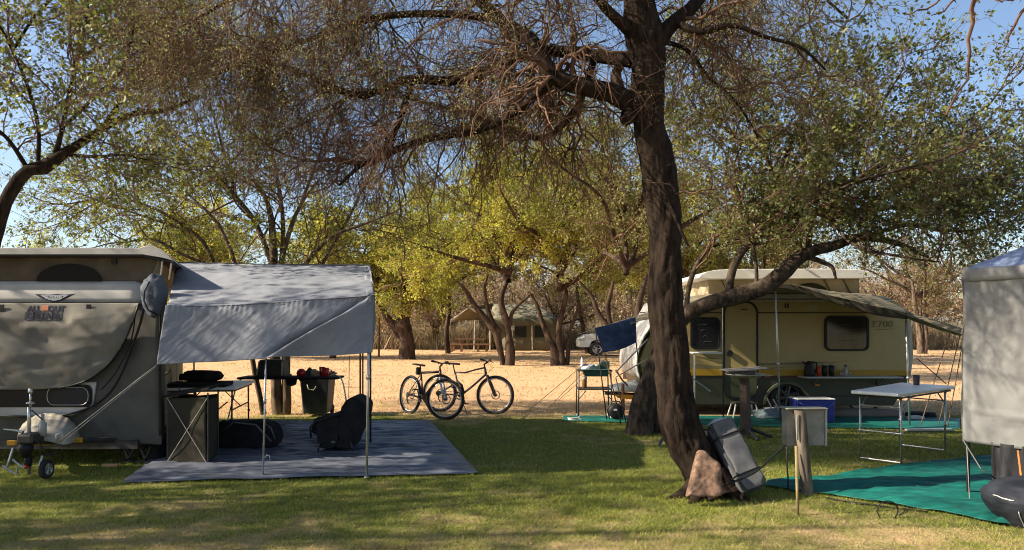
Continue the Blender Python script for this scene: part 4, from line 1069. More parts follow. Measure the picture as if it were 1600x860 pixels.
# nose cone: pale rounded moulding
def cone(u, v):
    a = -math.pi * .02 + u * math.pi * 1.04
    rx, rz = .34, .25
    k = math.sin(v * math.pi / 2) ** .55
    x = math.cos(a) * rx * (.55 + .45 * k); z = math.sin(a) * rz * (.35 + .65 * k)
    rib = .012 * math.cos(a * 22) * (1 if v > .2 else 0)
    return Vector((P(72, 0, 7.8).x - x * (1 + rib) - .33 * v, 7.78 + .6 * v, .36 + z * (1 + rib)))
MB().grid(cone, 60, 12).build('nose_cone', mat('nose_cone_grey', (.33, .30, .24), .5, (.42, .39, .32), 5), cr, smooth=True, solid=.01)
MB().grid(lambda u, v: cone(u, 0) * (1 - v) + Vector((P(72, 0, 7.8).x, 7.77, .40)) * v, 30, 3).build('cone_front', mat('nose_cone_grey', (0, 0, 0)), cr, smooth=True)
for x0, x1 in ((20, 36), (62, 90), (96, 122)):
    MB().box((P((x0 + x1) / 2, 0, 7.95).x, 7.86 if x1 < 100 else 8.05, .36), ((x1 - x0) / 160, .03, .055), bev=.008).build('reflector', mat('amber', (.45, .22, .015), .4, (.60, .32, .03), 8), cr)
def TT(px, py, Y=7.8): return P(px, py, Y)
MB().tube([TT(46, 741, 7.72), TT(46, 652, 7.72), TT(46, 636, 7.72)], .018, 10).build('jack_post', M_steel, cr, smooth=True)
MB().tube([TT(48, 636, 7.72), TT(48, 612, 7.72)], .011, 8).lathe([(.03, -.01), (.045, 0), (.03, .012)], TT(48, 630, 7.72), 'Z', 12).lathe([(.012, 0), (.025, .02), (.02, .05), (.008, .06)], TT(48, 616, 7.72), 'Z', 10).build('jack_handle', M_steel, cr, smooth=True)
MB().tube([TT(50, 641, 7.72), TT(60, 650, 7.72), TT(67, 656, 7.72)], .007, 6).build('jack_crank', M_dsteel, cr)
MB().lathe([(.038, 0), (.038, .13), (.02, .15), (.015, .19), (.02, .22), (.0, .235)], TT(67, 681, 7.75), 'Z', 14).build('coupling_lever', mat('grey_cap', (.35, .34, .32), .5), cr, smooth=True)
MB().tube([TT(6, 671, 7.7), TT(26, 673, 7.7), TT(36, 676, 7.7)], [.008, .012, .02], 8).build('brake_lever', M_steel, cr)
MB().tube([TT(42, 690, 7.66), TT(40, 700, 7.64), TT(42, 713, 7.66)], [.05, .075, .05], 10).box(TT(44, 720, 7.68), (.06, .08, .14), bev=.02).build('coupler', M_black, cr, smooth=True)
MB().tube([TT(48, 690, 7.65), TT(60, 690, 7.6), TT(66, 700, 7.6), TT(70, 712, 7.62), TT(88, 708, 7.66), TT(95, 702, 7.7)], .009, 7).build('cable', M_black, cr, smooth=True)
jw = wheel(cr, (TT(72, 0, 7.75).x, 7.76, .10), .10, .055, 'X', M_steel, name='jockey_wheel')
MB().tube([TT(66, 745, 7.7), TT(62, 728, 7.72), TT(66, 712, 7.75)], .012, 6).build('jockey_fork', M_steel, cr)
MB().tube([TT(21, 700, 7.75), TT(14, 722, 7.72), TT(10, 735, 7.72)], .014, 6).tube([TT(20, 718, 7.7), TT(38, 732, 7.7)], .010, 6).tube([TT(4, 728, 7.7), TT(28, 742, 7.7), TT(26, 730, 7.7)], .009, 6).build('chain_bracket', M_steel, cr)
MB().lathe([(0, -.022), (.018, -.012), (.022, 0), (.018, .012), (0, .022)], TT(41, 730, 7.62), 'Z', 12).build('tow_ball_cap', M_red, cr, smooth=True)
MB().tube([TT(90, 690, 7.75), TT(88, 680, 7.72), TT(97, 676, 7.75), TT(99, 684, 7.75), TT(90, 690, 7.75)], .012, 7).build('cloth_wrap', mat('rag', (.5, .42, .36), .9), cr, smooth=True)

# ================================================================ GREY AWNING
aw = thing('awning', 'grey canvas awning on poles, attached to the covered caravan', 'awning', (P(420, 0, 9).x, 9.2, 0))
ridgeL, ridgeR = P(277, 411, 9.9), P(578, 415, 9.9)
frontT = [P(262, 478, 7.95), P(340, 477, 7.95), P(420, 473, 7.92), P(500, 467, 7.9), P(560, 463, 7.9), P(585, 460, 7.9)]
ridge = [ridgeL, P(340, 412, 9.9), P(420, 414, 9.9), P(500, 415, 9.9), P(560, 415, 9.9), ridgeR]
loft(ridge, frontT, 90, 34, .022, 2.2, seed=3, stretch=(.7, 1, 1), push=lambda u, v: -.03 * math.sin(math.pi * v) * math.sin(math.pi * u)).build('awning_roof', M_awn, aw, smooth=True, solid=.003)
# back slope of the roof
backE = [P(300, 440, 12.2), P(575, 448, 12.2)]
loft([ridgeL, ridgeR], [Vector((-5.25, 12.2, 2.05)), Vector((-2.3, 12.3, 2.05))], 30, 12, .02, 2, seed=8).build('awning_roof', M_awn, aw, smooth=True, solid=.003)
bot = [P(245, 570, 7.86), P(300, 567, 7.86), P(350, 565, 7.85), P(412, 561, 7.8), P(470, 558.5, 7.84), P(530, 556, 7.85), P(582, 551, 7.84)]
bx0, by0, bx1, by1 = 418, 559, 572, 474
def foldp(u, v):
    # diagonal fold from the middle pole up to the right corner
    px = 250 + 334 * u; py = 474 + (562 - 474) * v
    dx, dy = bx1 - bx0, by1 - by0; L = math.hypot(dx, dy)
    t = ((px - bx0) * dx + (py - by0) * dy) / L / L
    d = ((px - bx0) * -dy + (py - by0) * dx) / L     # >0 below right of the fold
    h = 0.0
    if -.1 < t < 1.1:
        w_ = max(0, math.sin(math.pi * min(1, max(0, t)) ** .8)) ** .5
        h += w_ * (.085 * math.exp(-(d / 5.) ** 2) - (.16 * math.exp(-max(0, d - 4) / 30.) if d > 0 else 0) * min(1, max(0, d) / 7))
    # fine gathers fanning from the pole
    a = math.atan2(561 - py, px - 414); r = math.hypot(px - 414, py - 561)
    h += .0012 * math.sin(a * 46 + 5 * noise.noise(Vector((px * .02, py * .02, 1)))) * min(1, r / 50) * math.exp(-r / 90)
    # long soft creases running down to the left, broken up by fine crumples
    h += .008 * noise.noise(Vector(((px + py) * .055, (py - px) * .012, 5))) + .0035 * (1 - 2 * abs(noise.noise(Vector(((px + py) * .11, (py - px) * .03, 2))))) + .016 * noise.noise(Vector((px * .016, py * .016, 7)))
    # puckers below the seam
    if v < .25: h += .004 * math.sin(px * .62 + 3 * math.sin(px * .07)) * (1 - v / .25)
    if px < 290: h -= .05 * (290 - px) / 40 * (1 - v)
    return h
dr = loft(frontT, bot, 170, 70, 0, push=foldp)
dr.build('front_drape', M_awn, aw, smooth=True, solid=.003)
MB().tube([p + Vector((0, -.006, -.008)) for p in [Vector(q) for q in spline([tuple(p) for p in frontT], 30)]], .003, 5).build('seam', mat('seam_dark', (.05, .055, .065), .9), aw, smooth=True)
# right edge strip: double hem
loft([P(578, 415, 9.9), P(585, 460, 7.92)], [P(569, 416, 9.85), P(573, 461, 7.88)], 12, 3, .004, 5).build('hem', M_awn, aw, smooth=True, solid=.004)
loft([P(585, 460, 7.93), P(587, 505, 7.95), P(582, 551, 7.86)], [P(578, 462, 7.86), P(579, 505, 7.88), P(574, 552, 7.82)], 16, 3, .006, 5).build('hem', M_awn, aw, smooth=True, solid=.004)
# right side curtain, rolled short
loft([P(585, 461, 7.93), P(578, 416, 9.9), Vector((-2.3, 12.3, 2.05))], [P(583, 500, 7.95), Vector((-2.0, 9.9, 2.2)), Vector((-2.3, 12.3, 1.95))], 30, 6, .02, 3).build('side_curtain', M_awn, aw, smooth=True, solid=.003)
def pole(name, a, b, r=.011, m=M_steel, collar=None):
    mb_ = MB().tube([a, b], r, 10)
    if collar: 
        c = Vector(a).lerp(Vector(b), collar); mb_.tube([c, c + (Vector(b) - Vector(a)).normalized() * .05], r * 1.7, 10)
    mb_.tube([Vector(a) + Vector((0, 0, .0)), Vector(a) + Vector((0, 0, .012))], r * 2.2, 10)
    return mb_.build(name, m, aw, smooth=True)
g1 = Vector((P(411, 0, 7.8).x, 7.8, .012)); g2 = Vector((P(573, 0, 7.75).x, 7.75, .012))
pole('pole', g1, P(416, 555, 7.83), .010, collar=.6)
pole('pole', g2, P(577, 470, 7.9), .013, collar=.55)
for (px, Yp, top, mm) in ((563, 10.3, 2.15, M_rust), (579, 9.9, 2.4, M_dsteel), (567, 12.2, 2.03, M_rust)):
    pole('pole', Vector((P(px, 0, Yp).x, Yp, .012)), Vector((P(px, 0, Yp).x, Yp, top)), .013, mm)
pole('pole', Vector((-5.2, 12.1, .012)), Vector((-5.25, 12.2, 2.05)), .013, M_dsteel)
# pole cross bars under the roof
MB().tube([P(264, 483, 8.05), P(582, 466, 8.02)], .010, 8).build('front_bar', M_steel, aw, smooth=True)
MB().tube([ridgeL - Vector((0, 0, .02)), ridgeR - Vector((0, 0, .02))], .012, 8).build('ridge_bar', M_steel, aw, smooth=True)
# adjuster hook on the middle pole, guy rope and peg
MB().tube([P(414, 716, 7.77), P(417, 711, 7.77), P(421, 712, 7.77), P(422, 720, 7.77)], .006, 6).build('hook', M_steel, aw, smooth=True)
ropeline('guy_rope', P(244, 571, 7.84), P(101, 683, 7.72), aw, .0038)
ropeline('guy_rope', P(244, 573, 7.84), P(104, 686, 7.73), aw, .003)
ropeline('tie_string', P(546, 556, 7.86), P(545, 622, 7.9), aw, .004, sag=.02, m=M_rust)

# ================================================================ THINGS UNDER THE AWNING
# folding cupboard with crossed elastic cords
cb = thing('folding_cupboard', 'dark canvas camp cupboard with crossed white cords beside the caravan', 'cupboard', (P(293, 0, 8.5).x, 8.7, .02))
cA, cB = Vector((P(262, 0, 8.55).x, 8.55, 0)), Vector((P(325, 0, 8.45).x, 8.45, 0))
dpt = Vector((-.05, .42, 0))
loft([cA + Vector((0, 0, .76)), cB + Vector((-.02, 0, .79))], [cA + Vector((0, 0, .02)), cB + Vector((-.02, 0, .02))], 20, 24, .012, 3).build('front_panel', M_olive, cb, smooth=True, solid=.006)
loft([cA + dpt + Vector((0, 0, .74)), cB + dpt + Vector((0, 0, .79))], [cA + dpt + Vector((0, 0, .02)), cB + dpt + Vector((0, 0, .02))], 12, 12, .012, 3).build('back_panel', M_olive, cb, smooth=True, solid=.006)
for q in (cA, cB):
    loft([q + Vector((0, .01, .76)), q + dpt * .98 + Vector((0, 0, .76))], [q + Vector((0, .01, .02)), q + dpt * .98 + Vector((0, 0, .02))], 8, 10, .01, 3, seed=q.x).build('side_panel', M_olive, cb, smooth=True, solid=.006)
    for e in (Vector((0, 0, 0)), dpt):
        MB().tube([q + e + Vector((0, 0, 0.02)), q + e + Vector((0, 0, .84))], .010, 6).build('frame_leg', M_dsteel, cb)
MB().prism([cA + Vector((-.05, -.02, .80)), cB + Vector((.02, -.02, .90)), cB + dpt + Vector((.02, 0, .91)), cA + dpt + Vector((-.05, 0, .81))], (0, 0, -.03)).build('top_board', M_blackcloth, cb, bevel=.004)
for a, b in (((0, .78), (1, .03)), ((0, .03), (1, .78))):
    MB().tube([cA.lerp(cB, a[0]) + Vector((0, -.018, a[1])), cA.lerp(cB, b[0]) + Vector((0, -.018, b[1]))], .004, 5).build('elastic_cord', M_rope, cb)
# folding table with a black cover on it
def fold_table(root, c, w, d, h, topm, legm, rot=0.0, thick=.035, rail=True, legr=.012):
    R = Matrix.Rotation(rot, 3, 'Z'); c = Vector(c)
    def L(x, y, z): return c + R @ Vector((x, y, 0)) + Vector((0, 0, z))
    MB().box(c + Vector((0, 0, h - thick / 2)), (w, d, thick), R, bev=.008).build('table_top', topm, root)
    MB().box(c + Vector((0, 0, h - thick - .015)), (w * .94, d * .88, .02), R).build('apron', legm, root)
    for sx in (-1, 1):
        for sy in (-1, 1):
            MB().tube([L(sx * w * .42, sy * d * .40, h - thick - .02), L(sx * w * .42, sy * d * .42, 0.01)], legr, 8).lathe([(legr * 1.5, 0), (legr * 1.5, .03)], L(sx * w * .42, sy * d * .42, h * .45), 'Z', 8).build('leg', legm, root, smooth=True)
        if rail:
            MB().tube([L(sx * w * .42, -d * .42, .035), L(sx * w * .42, d * .42, .035)], legr * .9, 6).build('leg_rail', legm, root)
        MB().tube([L(sx * w * .42, 0, h * .62), L(sx * w * .12, 0, h - thick - .01)], legr * .6, 6).tube([L(sx * w * .42, -d * .4, h * .62), L(sx * w * .42, d * .4, h * .62)], legr * .8, 6).build('brace', legm, root)
    return L
ft = thing('folding_table', 'white-topped folding table under the awning, its leg bars crossed', 'table', (P(330, 0, 10.2).x, 10.2, .02))
Lf = fold_table(ft, (P(333, 0, 10.1).x, 10.1, .012), .86, 1.3, .80, M_white, M_dsteel, .15)
MB().tube([Lf(-.30, -.5, .60), Lf(.33, -.5, .08)], .010, 6).build('cross_bar', M_dsteel, ft); MB().tube([Lf(.30, -.5, .60), Lf(-.33, -.5, .08)], .010, 6).build('cross_bar', M_dsteel, ft)
MB().tube([Lf(-.36, -.54, .30), Lf(.36, -.54, .30)], .010, 6).build('cross_bar', M_dsteel, ft)
MB().tube([Lf(-.36, -.54, .10), Lf(.36, -.54, .10)], .010, 6).build('cross_bar', M_dsteel, ft)
tm = thing('tray', 'flat black tray lying on the white folding table', 'tray', Lf(-.05, -.3, .80))
MB().box(Lf(-.08, -.35, .825), (.74, .5, .05), .15, bev=.01).build('tray_body', M_blackcloth, tm)
def lump(name, label, cat, c, size, m, seed, n=28, amp=.25, group=None, sq=.7, flat=.0):
    c = Vector(c)
    def fn(u, v):
        a = u * 2 * math.pi; b = (v - .5) * math.pi
        def sp(x): return math.copysign(abs(x) ** sq, x)
        d = Vector((sp(math.cos(a)) * sp(math.cos(b)), sp(math.sin(a)) * sp(math.cos(b)), sp(math.sin(b))))
        q = Vector((math.cos(a) * math.cos(b), math.sin(a) * math.cos(b), math.sin(b)))
        k = 1 + amp * noise.noise(q * 1.4 + Vector((seed, 0, 0))) + amp * .45 * (1 - 2 * abs(noise.noise(q * 3.1 + Vector((0, seed, 0)))))
        p = Vector((d.x * size[0] / 2, d.y * size[1] / 2, d.z * size[2] / 2)) * k
        p.z = max(p.z, -size[2] / 2 * .92)
        return c + p + Vector((0, 0, size[2] / 2 * .92))
    return tag(MB().grid(fn, n * 2, n).build(name, m, None, smooth=True), label, cat, group)
def lump_part(name, c, size, m, parent, seed, **k):
    o = lump(name, None, None, c, size, m, seed, **k)
    off = OFF[parent.name]
    for v in o.data.vertices: v.co -= off
    o.parent = parent; OFF[o.name] = off
    return o
lump('folded_cloth', 'dark folded cloth heaped on the black tray', 'cloth', Lf(-.12, -.1, .85), (.5, .34, .15), M_blackcloth, 2.0, n=16)
# black holdall on the ground sheet
hd = thing('bag', 'large black holdall lying on the grey ground sheet', 'bag', (P(383, 0, 9.6).x, 9.6, .02))
lump_part('bag_body', (P(383, 0, 9.6).x, 9.6, .02), (.82, .45, .37), M_blackcloth, hd, 5.0, amp=.16, sq=.6)
MB().tube([P(345, 676, 9.36), P(365, 660, 9.3), P(400, 664, 9.3), P(424, 690, 9.33)], .012, 6).build('strap', mat('strap_grey', (.12, .12, .13), .7), hd, smooth=True)
MB().tube([P(415, 662, 9.4), P(424, 670, 9.35), P(430, 686, 9.4)], .010, 6).build('handle', mat('strap_grey', (0, 0, 0)), hd, smooth=True)
# reclining camp chair draped in black
cc = thing('camp_chair', 'black padded camp chair with a tilted back on the grey ground sheet', 'chair', (P(527, 0, 9.5).x, 9.5, .02))
Yc = 9.5
def CP(x, y, d=0.0): return P(x, y, Yc + d)
def slabp(name, poly, d, m, seed, thick_noise=.02):
    n = len(poly)
    o = MB().prism([CP(x, y, -.28) for x, y in poly], (0, d, 0)).build(name, m, cc, bevel=.03)
    return o
slabp('backrest', [(524, 700), (528, 660), (533, 636), (545, 622), (553, 621), (566, 628), (571, 634), (569, 650), (560, 672), (548, 703)], .55, M_blackcloth, 1)
slabp('seat', [(491, 664), (503, 655), (520, 648), (532, 652), (534, 690), (520, 702), (497, 700), (494, 682)], .55, M_blackcloth, 2)
lump_part('cushion', CP(512, 676, 0), (.30, .5, .22), M_blackcloth, cc, 3.3)
lump_part('headrest', CP(551, 644, -.02), (.16, .45, .16), M_blackcloth, cc, 6.3)
for d in (-.30, .28):
    MB().tube([CP(486, 684, d), CP(485, 668, d), CP(492, 660, d), CP(520, 650, d), CP(536, 646, d)], .014, 8).build('armrest', M_black, cc, smooth=True)
    for (x0, y0, x1) in ((500, 690, 496), (548, 690, 552)):
        MB().tube([CP(x0, y0, d), Vector((CP(x1, 0, d).x, Yc + d, .02))], .012, 8).build('leg', M_dsteel, cc, smooth=True)
MB().box(CP(521, 691, -.31), (.05, .01, .03), bev=.004).build('buckle', mat('strap_grey', (0, 0, 0)), cc)
# camp wash table with curved steel legs
Yw = 12.0
wt_ = thing('wash_table', 'narrow camp washing table on curved steel legs behind the awning', 'table', (P(452, 0, Yw).x, Yw, .0))
MB().box(P(456, 590, Yw), (1.60, .5, .035), bev=.008).build('table_top', M_blackcloth, wt_)
for sgn, xs_ in ((1, [(386, 590), (378, 592), (370, 602), (364, 625), (356, 655), (351, 667)]), (1, [(524, 587), (532, 590), (537, 602), (541, 625), (546, 650), (549, 664)])):
    for d in (-.2, .2):
        A2_ = [P(x, y, Yw + d) for x, y in xs_]; A2_[-1].z = .01
        MB().tube([Vector(q) for q in spline([tuple(p) for p in A2_], 16)], .012, 8).build('leg', M_steel, wt_, smooth=True)
    A2_ = [P(xs_[3][0], xs_[3][1], Yw - .2), P(xs_[3][0], xs_[3][1], Yw + .2)]
    MB().tube(A2_, .008, 6).build('leg_rail', M_steel, wt_)
wb = thing('wash_tub', 'dark upturned plastic tub standing on the camp washing table', 'tub', P(428, 589, Yw))
def tubp(px0, px1, y0, y1, d):
    c0 = P((px0 + px1) / 2, y1, Yw)
    return c0
c0 = P(427, 588, Yw)
MB().box(c0 + Vector((0, 0, .135)), (.46, .36, .27), taper=.84, bev=.03).build('tub_shell', M_binc, wb, smooth=False)
MB().box(c0 + Vector((0, 0, .012)), (.50, .40, .022), bev=.008).build('tub_rim', M_binc, wb)
MB().box(c0 + Vector((.20, -.185, .13)), (.03, .01, .22), bev=.003).build('edge_strip', mat('pale_strip', (.40, .38, .33), .6), wb)  # pale strip down the right edge of the tub
loft([P(447, 590, Yw - .28), P(465, 590, Yw - .28)], [P(449, 602, Yw - .29), P(455, 604, Yw - .29), P(463, 601, Yw - .28)], 10, 8, .01, 6).build('hanging_cloth', M_blackcloth, None, smooth=True, solid=.01)
tag(bpy.data.objects['hanging_cloth'], 'dark cloth hanging from the front edge of the washing table, beside the tub', 'cloth')
loft([P(467, 591, Yw - .28), P(476, 591, Yw - .28)], [P(468, 596, Yw - .28), P(475, 595, Yw - .28)], 6, 5, .005, 6).build('hanging_cloth', M_blackcloth, None, smooth=True, solid=.01)
tag(bpy.data.objects['hanging_cloth.001'], 'small dark rag hanging from the washing table, near the wheelie bin', 'cloth')
def cup(name, label, cat, c, r, h, m, handle=True, lidm=None, group=None, tap=.85):
    t = thing(name, label, cat, c, group=group); c = Vector(c)
    MB().lathe([(r * tap * .6, 0), (r * tap, .004), (r, h), (r * .88, h), (r * tap * .8, .012), (0, .01)], c, 'Z', 18).build('cup_body', m, t, smooth=True)
    if handle: MB().tube([c + Vector((r * .95, 0, h * .8)), c + Vector((r * 1.6, 0, h * .7)), c + Vector((r * 1.6, 0, h * .35)), c + Vector((r * .9, 0, h * .2))], r * .14, 6).build('handle', m, t, smooth=True)
    if lidm: MB().lathe([(r * 1.02, h), (r * 1.02, h + .012), (0, h + .02)], c, 'Z', 18).build('lid', lidm, t, smooth=True)
    return t
def onw(px): return P(px, 588.5, Yw)
lump('bowl_bundle', 'dark red bowl lying tilted on the washing table, left end of the row', 'bowl', onw(471) - Vector((0, 0, .01)), (.15, .15, .14), M_red, 8.0, n=12, amp=.1, sq=1)
MB().box(onw(483) + Vector((0, 0, .07)), (.10, .03, .14), Matrix.Rotation(.7, 3, 'Y'), bev=.006).build('dish', mat('dark_dish', (.05, .05, .07), .4), None); tag(bpy.data.objects['dish'], 'dark plate propped on edge between the red bowl and pale dish', 'plate')
MB().box(onw(492) + Vector((0, 0, .06)), (.12, .12, .10), Matrix.Rotation(.5, 3, 'Y'), bev=.02).build('dish', mat('pale_dish', (.35, .27, .2), .6), None); tag(bpy.data.objects['dish.001'], 'pale dish leaning in the middle of the washing table crockery', 'dish')
cup('mug', 'bright red mug on the washing table above the wheelie bin', 'mug', onw(508), .065, .14, M_red)
cup('mug', 'short dark red mug at the right end of the washing table', 'mug', onw(501) + Vector((0, .1, 0)), .05, .15, mat('red_dark', (.22, .02, .02), .5), handle=False)
# wheelie bin
Yb = 13.3
wbn = thing('wheelie_bin', 'dark wheelie bin standing on the lawn behind the washing table', 'bin', (P(497, 0, Yb).x, Yb, 0))
cx = P(497, 0, Yb).x
MB().box((cx, Yb, .385), (.42, .46, .66), taper=1.22, bev=.02).build('bin_body', M_binc, wbn)
MB().box((cx, Yb, .735), (.56, .58, .035), bev=.012).box((cx, Yb, .765), (.50, .50, .03), bev=.012).build('lid', M_binc, wbn)
MB().tube([(cx - .24, Yb + .33, .70), (cx + .24, Yb + .33, .70)], .014, 8).build('handle', M_binc, wbn, smooth=True)
for s_ in (-1, 1): wheel(wbn, (cx + .2 * s_, Yb + .22, .09), .09, .045, 'X', M_dsteel)
MB().tube([P(480, 601, Yb - .3), P(482, 608, Yb - .31), P(490, 610, Yb - .31), P(494, 604, Yb - .3)], .008, 6).build('rope_loop', M_rope, wbn, smooth=True)
# stick and ladder-ish items by the caravan
lb_ = thing('wood_block', 'short orange-brown wooden block lying on the ground in front of the covered caravan', 'block', G(171, 729))
MB().box(G(173, 730) + Vector((0, 0, .02)), (.17, .06, .035), .1, bev=.005).build('block', mat('block_wood', (.42, .20, .08), .8, (.5, .28, .13), 8), lb_)
lump('covered_bundle', 'low dark bundle beneath the covered caravan beside its cupboard', 'bundle', (P(250, 0, 8.9).x, 9.0, 0), (.2, .5, .28), M_blackcloth, 7.7, n=16)
# ================================================================ BICYCLES
def bike(root, fm, forkm, susp=False, bag=False, steer=0.0, tubr=.02):
    R = .345
    def wh(x, name, M=None):
        t = MB().torus((0, 0, 0), R - .014, .026, 'Y', 44, 8)
        s = MB().torus((0, 0, 0), R - .05, .009, 'Y', 40, 6, 1.6)
        sp = MB()
        for k in range(28):
            a = 2 * math.pi * k / 28; q = .03 if k % 2 else -.03
            sp.tube([(math.cos(a + .5) * .02, q, math.sin(a + .5) * .02), (math.cos(a) * (R - .05), 0, math.sin(a) * (R - .05))], .0014, 3, cap=False)
        hb_ = MB().lathe([(.018, -.05), (.028, -.035), (.016, -.02), (.016, .02), (.028, .035), (.018, .05)], (0, 0, 0), 'Y', 12).torus((0, .038, 0), .075, .008, 'Y', 24, 4)
        for mb_ in (t, s, sp, hb_):
            mb_.v = [(M @ v if M is not None else v) + Vector((x, 0, R)) for v in mb_.v]
        o = t.build(name, M_rubber, root, smooth=True)
        s.build('rim', mat('rim_alloy', (.55, .55, .56), .35, metal=.7), o, smooth=True); sp.build('spokes', mat('spoke', (.5, .5, .5), .3, metal=.8), o); hb_.build('hub', M_dsteel, o, smooth=True)
        return o
    S = Matrix.Rotation(steer, 3, 'Z')
    fw = 1.12
    wh(0, 'wheel'); wh(fw, 'wheel', S)
    bb = Vector((.43, 0, .31)); st = Vector((.30, 0, .76)); hd0 = Vector((.93, 0, .72)); hd1 = Vector((.90, 0, .84)); rear = Vector((0, 0, R))
    fr = MB()
    fr.tube([bb, st], .018, 10); 
    if susp:
        fr.tube([bb, bb.lerp(hd0, .5) + Vector((.0, 0, -.01)), hd0], tubr, 10); fr.tube([st - Vector((0, 0, .02)), Vector((.52, 0, .74)), Vector((.72, 0, .80)), hd1], .016, 10)
    else:
        fr.tube([bb, hd0], tubr * 1.25, 10); fr.tube([st, hd1 - Vector((0, 0, .03))], tubr * .95, 10)
    fr.tube([hd0, hd1], .024, 10)
    for y in (-.055, .055):
        fr.tube([bb + Vector((0, y * .5, 0)), rear + Vector((0, y, 0))], .010, 8)
        fr.tube([(st if not susp else Vector((.34, 0, .60))) + Vector((0, y * .4, -.05)), rear + Vector((0, y, 0))], .009, 8)
    fr.build('frame', fm, root, smooth=True)
    if susp: MB().tube([Vector((.36, 0, .58)), Vector((.45, 0, .50)), Vector((.50, 0, .38))], [.02, .026, .018], 8).build('rear_shock', M_black, root, smooth=True)
    sp = MB().tube([st - Vector((0, 0, .03)), st + Vector((-.035, 0, .12))], .013, 8).build('seat_post', M_dsteel, root, smooth=True)
    sc = st + Vector((-.04, 0, .135))
    def sad(u, v):
        x = -.14 + .28 * u; w_ = .075 * (1 - u) ** .7 + .02; a = v * 2 * math.pi
        return sc + Vector((x, math.cos(a) * w_, math.sin(a) * .018 + .012 * (1 - u)))
    MB().grid(sad, 12, 12).build('saddle', M_black, root, smooth=True)
    # fork, stem and bars steer together
    piv = Vector((fw, 0, R))
    def T(v):
        v = Vector(v); ax = Vector((.98, 0, 0)); return (S @ (v - ax)) + ax if steer else v
    fk = MB()
    crown = Vector((.955, 0, .70))
    for y in (-.06, .06):
        fk.tube([piv + S @ Vector((0, y, 0)), (T(crown + Vector((.0, y, .0))) + (piv + S @ Vector((0, y, 0)))) / 2 , T(crown + Vector((0, y, 0)))], [.017, .020, .014], 8)
    fk.tube([T(crown + Vector((0, -.06, 0))), T(crown + Vector((0, .06, 0)))], .016, 8)
    fk.build('fork', forkm, root, smooth=True)
    top = Vector((.885, 0, .90)); clamp = Vector((.965, 0, .95))
    MB().tube([hd1, top, T(clamp)], .016, 8).build('stem', M_black, root, smooth=True)
    hb_ = MB().tube([T(clamp + Vector((-.05, -.34, .035))), T(clamp + Vector((-.02, -.15, .02))), T(clamp), T(clamp + Vector((-.02, .15, .02))), T(clamp + Vector((-.05, .34, .035)))], .013, 8)
    hb_.build('handlebar', M_dsteel, root, smooth=True)
    for s_ in (-1, 1):
        MB().tube([T(clamp + Vector((-.05, s_ * .345, .035))), T(clamp + Vector((-.035, s_ * .22, .027)))], .019, 8).build('grip', M_black, root, smooth=True)
        MB().tube([T(clamp + Vector((-.02, s_ * .18, .02))), T(clamp + Vector((.04, s_ * .24, -.01)))], .007, 6).build('brake_lever', M_dsteel, root, smooth=True)
        MB().tube([T(clamp + Vector((.0, s_ * .15, .01))), T(clamp + Vector((.09, s_ * .06, -.10))), T(crown + Vector((.02, s_ * .03, .05)))], .003, 4).build('cable', M_black, root)
    cw = MB().lathe([(.07, -.003), (.075, 0), (.07, .003), (.05, .002), (.05, -.002), (.07, -.003)], bb + Vector((0, -.055, 0)), 'Y', 24, cap=False).tube([bb + Vector((0, -.08, 0)), bb + Vector((0, .08, 0))], .02, 10)
    cw.build('chainring', M_dsteel, root)
    for s_ in (-1, 1):
        e = bb + Vector((.07 * s_, .085 * s_, -.15 * s_))
        MB().tube([bb + Vector((0, .085 * s_, 0)), e], .011, 8).build('crank', M_dsteel, root, smooth=True)
        MB().box(e + Vector((0, .05 * s_, 0)), (.09, .08, .022), bev=.004).build('pedal', M_black, root)
    ch = MB()
    for z0, z1 in ((.07, .035), (-.07, -.035)):
        ch.tube([bb + Vector((0, -.055, z0)), rear + Vector((0, -.045, z1))], .004, 4)
    ch.build('chain', M_dsteel, root)
    MB().lathe([(.02, -.02), (.05, -.015), (.035, .01)], rear + Vector((0, -.045, 0)), 'Y', 18).tube([rear + Vector((.0, -.07, -.03)), rear + Vector((.02, -.07, -.11)), rear + Vector((.05, -.06, -.16))], .012, 6).build('derailleur', M_dsteel, root)
    MB().tube([bb + Vector((-.03, .02, -.02)), bb + Vector((.05, .20, -.30))], .008, 6).build('kickstand', M_dsteel, root)
    if bag: MB().box(st + Vector((-.09, 0, .03)), (.09, .08, .14), bev=.02).build('saddle_bag', M_black, root)
bk1 = thing('bicycle', 'dark mountain bicycle with a grey fork and saddle bag, nearer the awning', 'bicycle', (0, 0, 0), local=True, group='mountain bicycles parked on the lawn edge')
bike(bk1, mat('frame_black', (.035, .012, .016), .35, spec=.6), mat('fork_grey', (.40, .46, .52), .35, metal=.4), bag=True, steer=.55, tubr=.024)
bk1.location = (P(639, 0, 13.55).x, 13.55, 0); bk1.rotation_euler = (math.radians(-5), 0, math.radians(-50))
bk2 = thing('bicycle', 'dark full-suspension bicycle with a curved top tube, standing to the right of the other', 'bicycle', (0, 0, 0), local=True, group='mountain bicycles parked on the lawn edge')
bike(bk2, mat('frame_grey', (.05, .05, .055), .35, (.12, .11, .12), 6, metal=.3, spec=.6), mat('fork_black', (.03, .03, .033), .35, spec=.6), susp=True, steer=.12)
bk2.location = (P(686, 0, 13.85).x, 13.85, 0); bk2.rotation_euler = (math.radians(-4), 0, math.radians(-20))

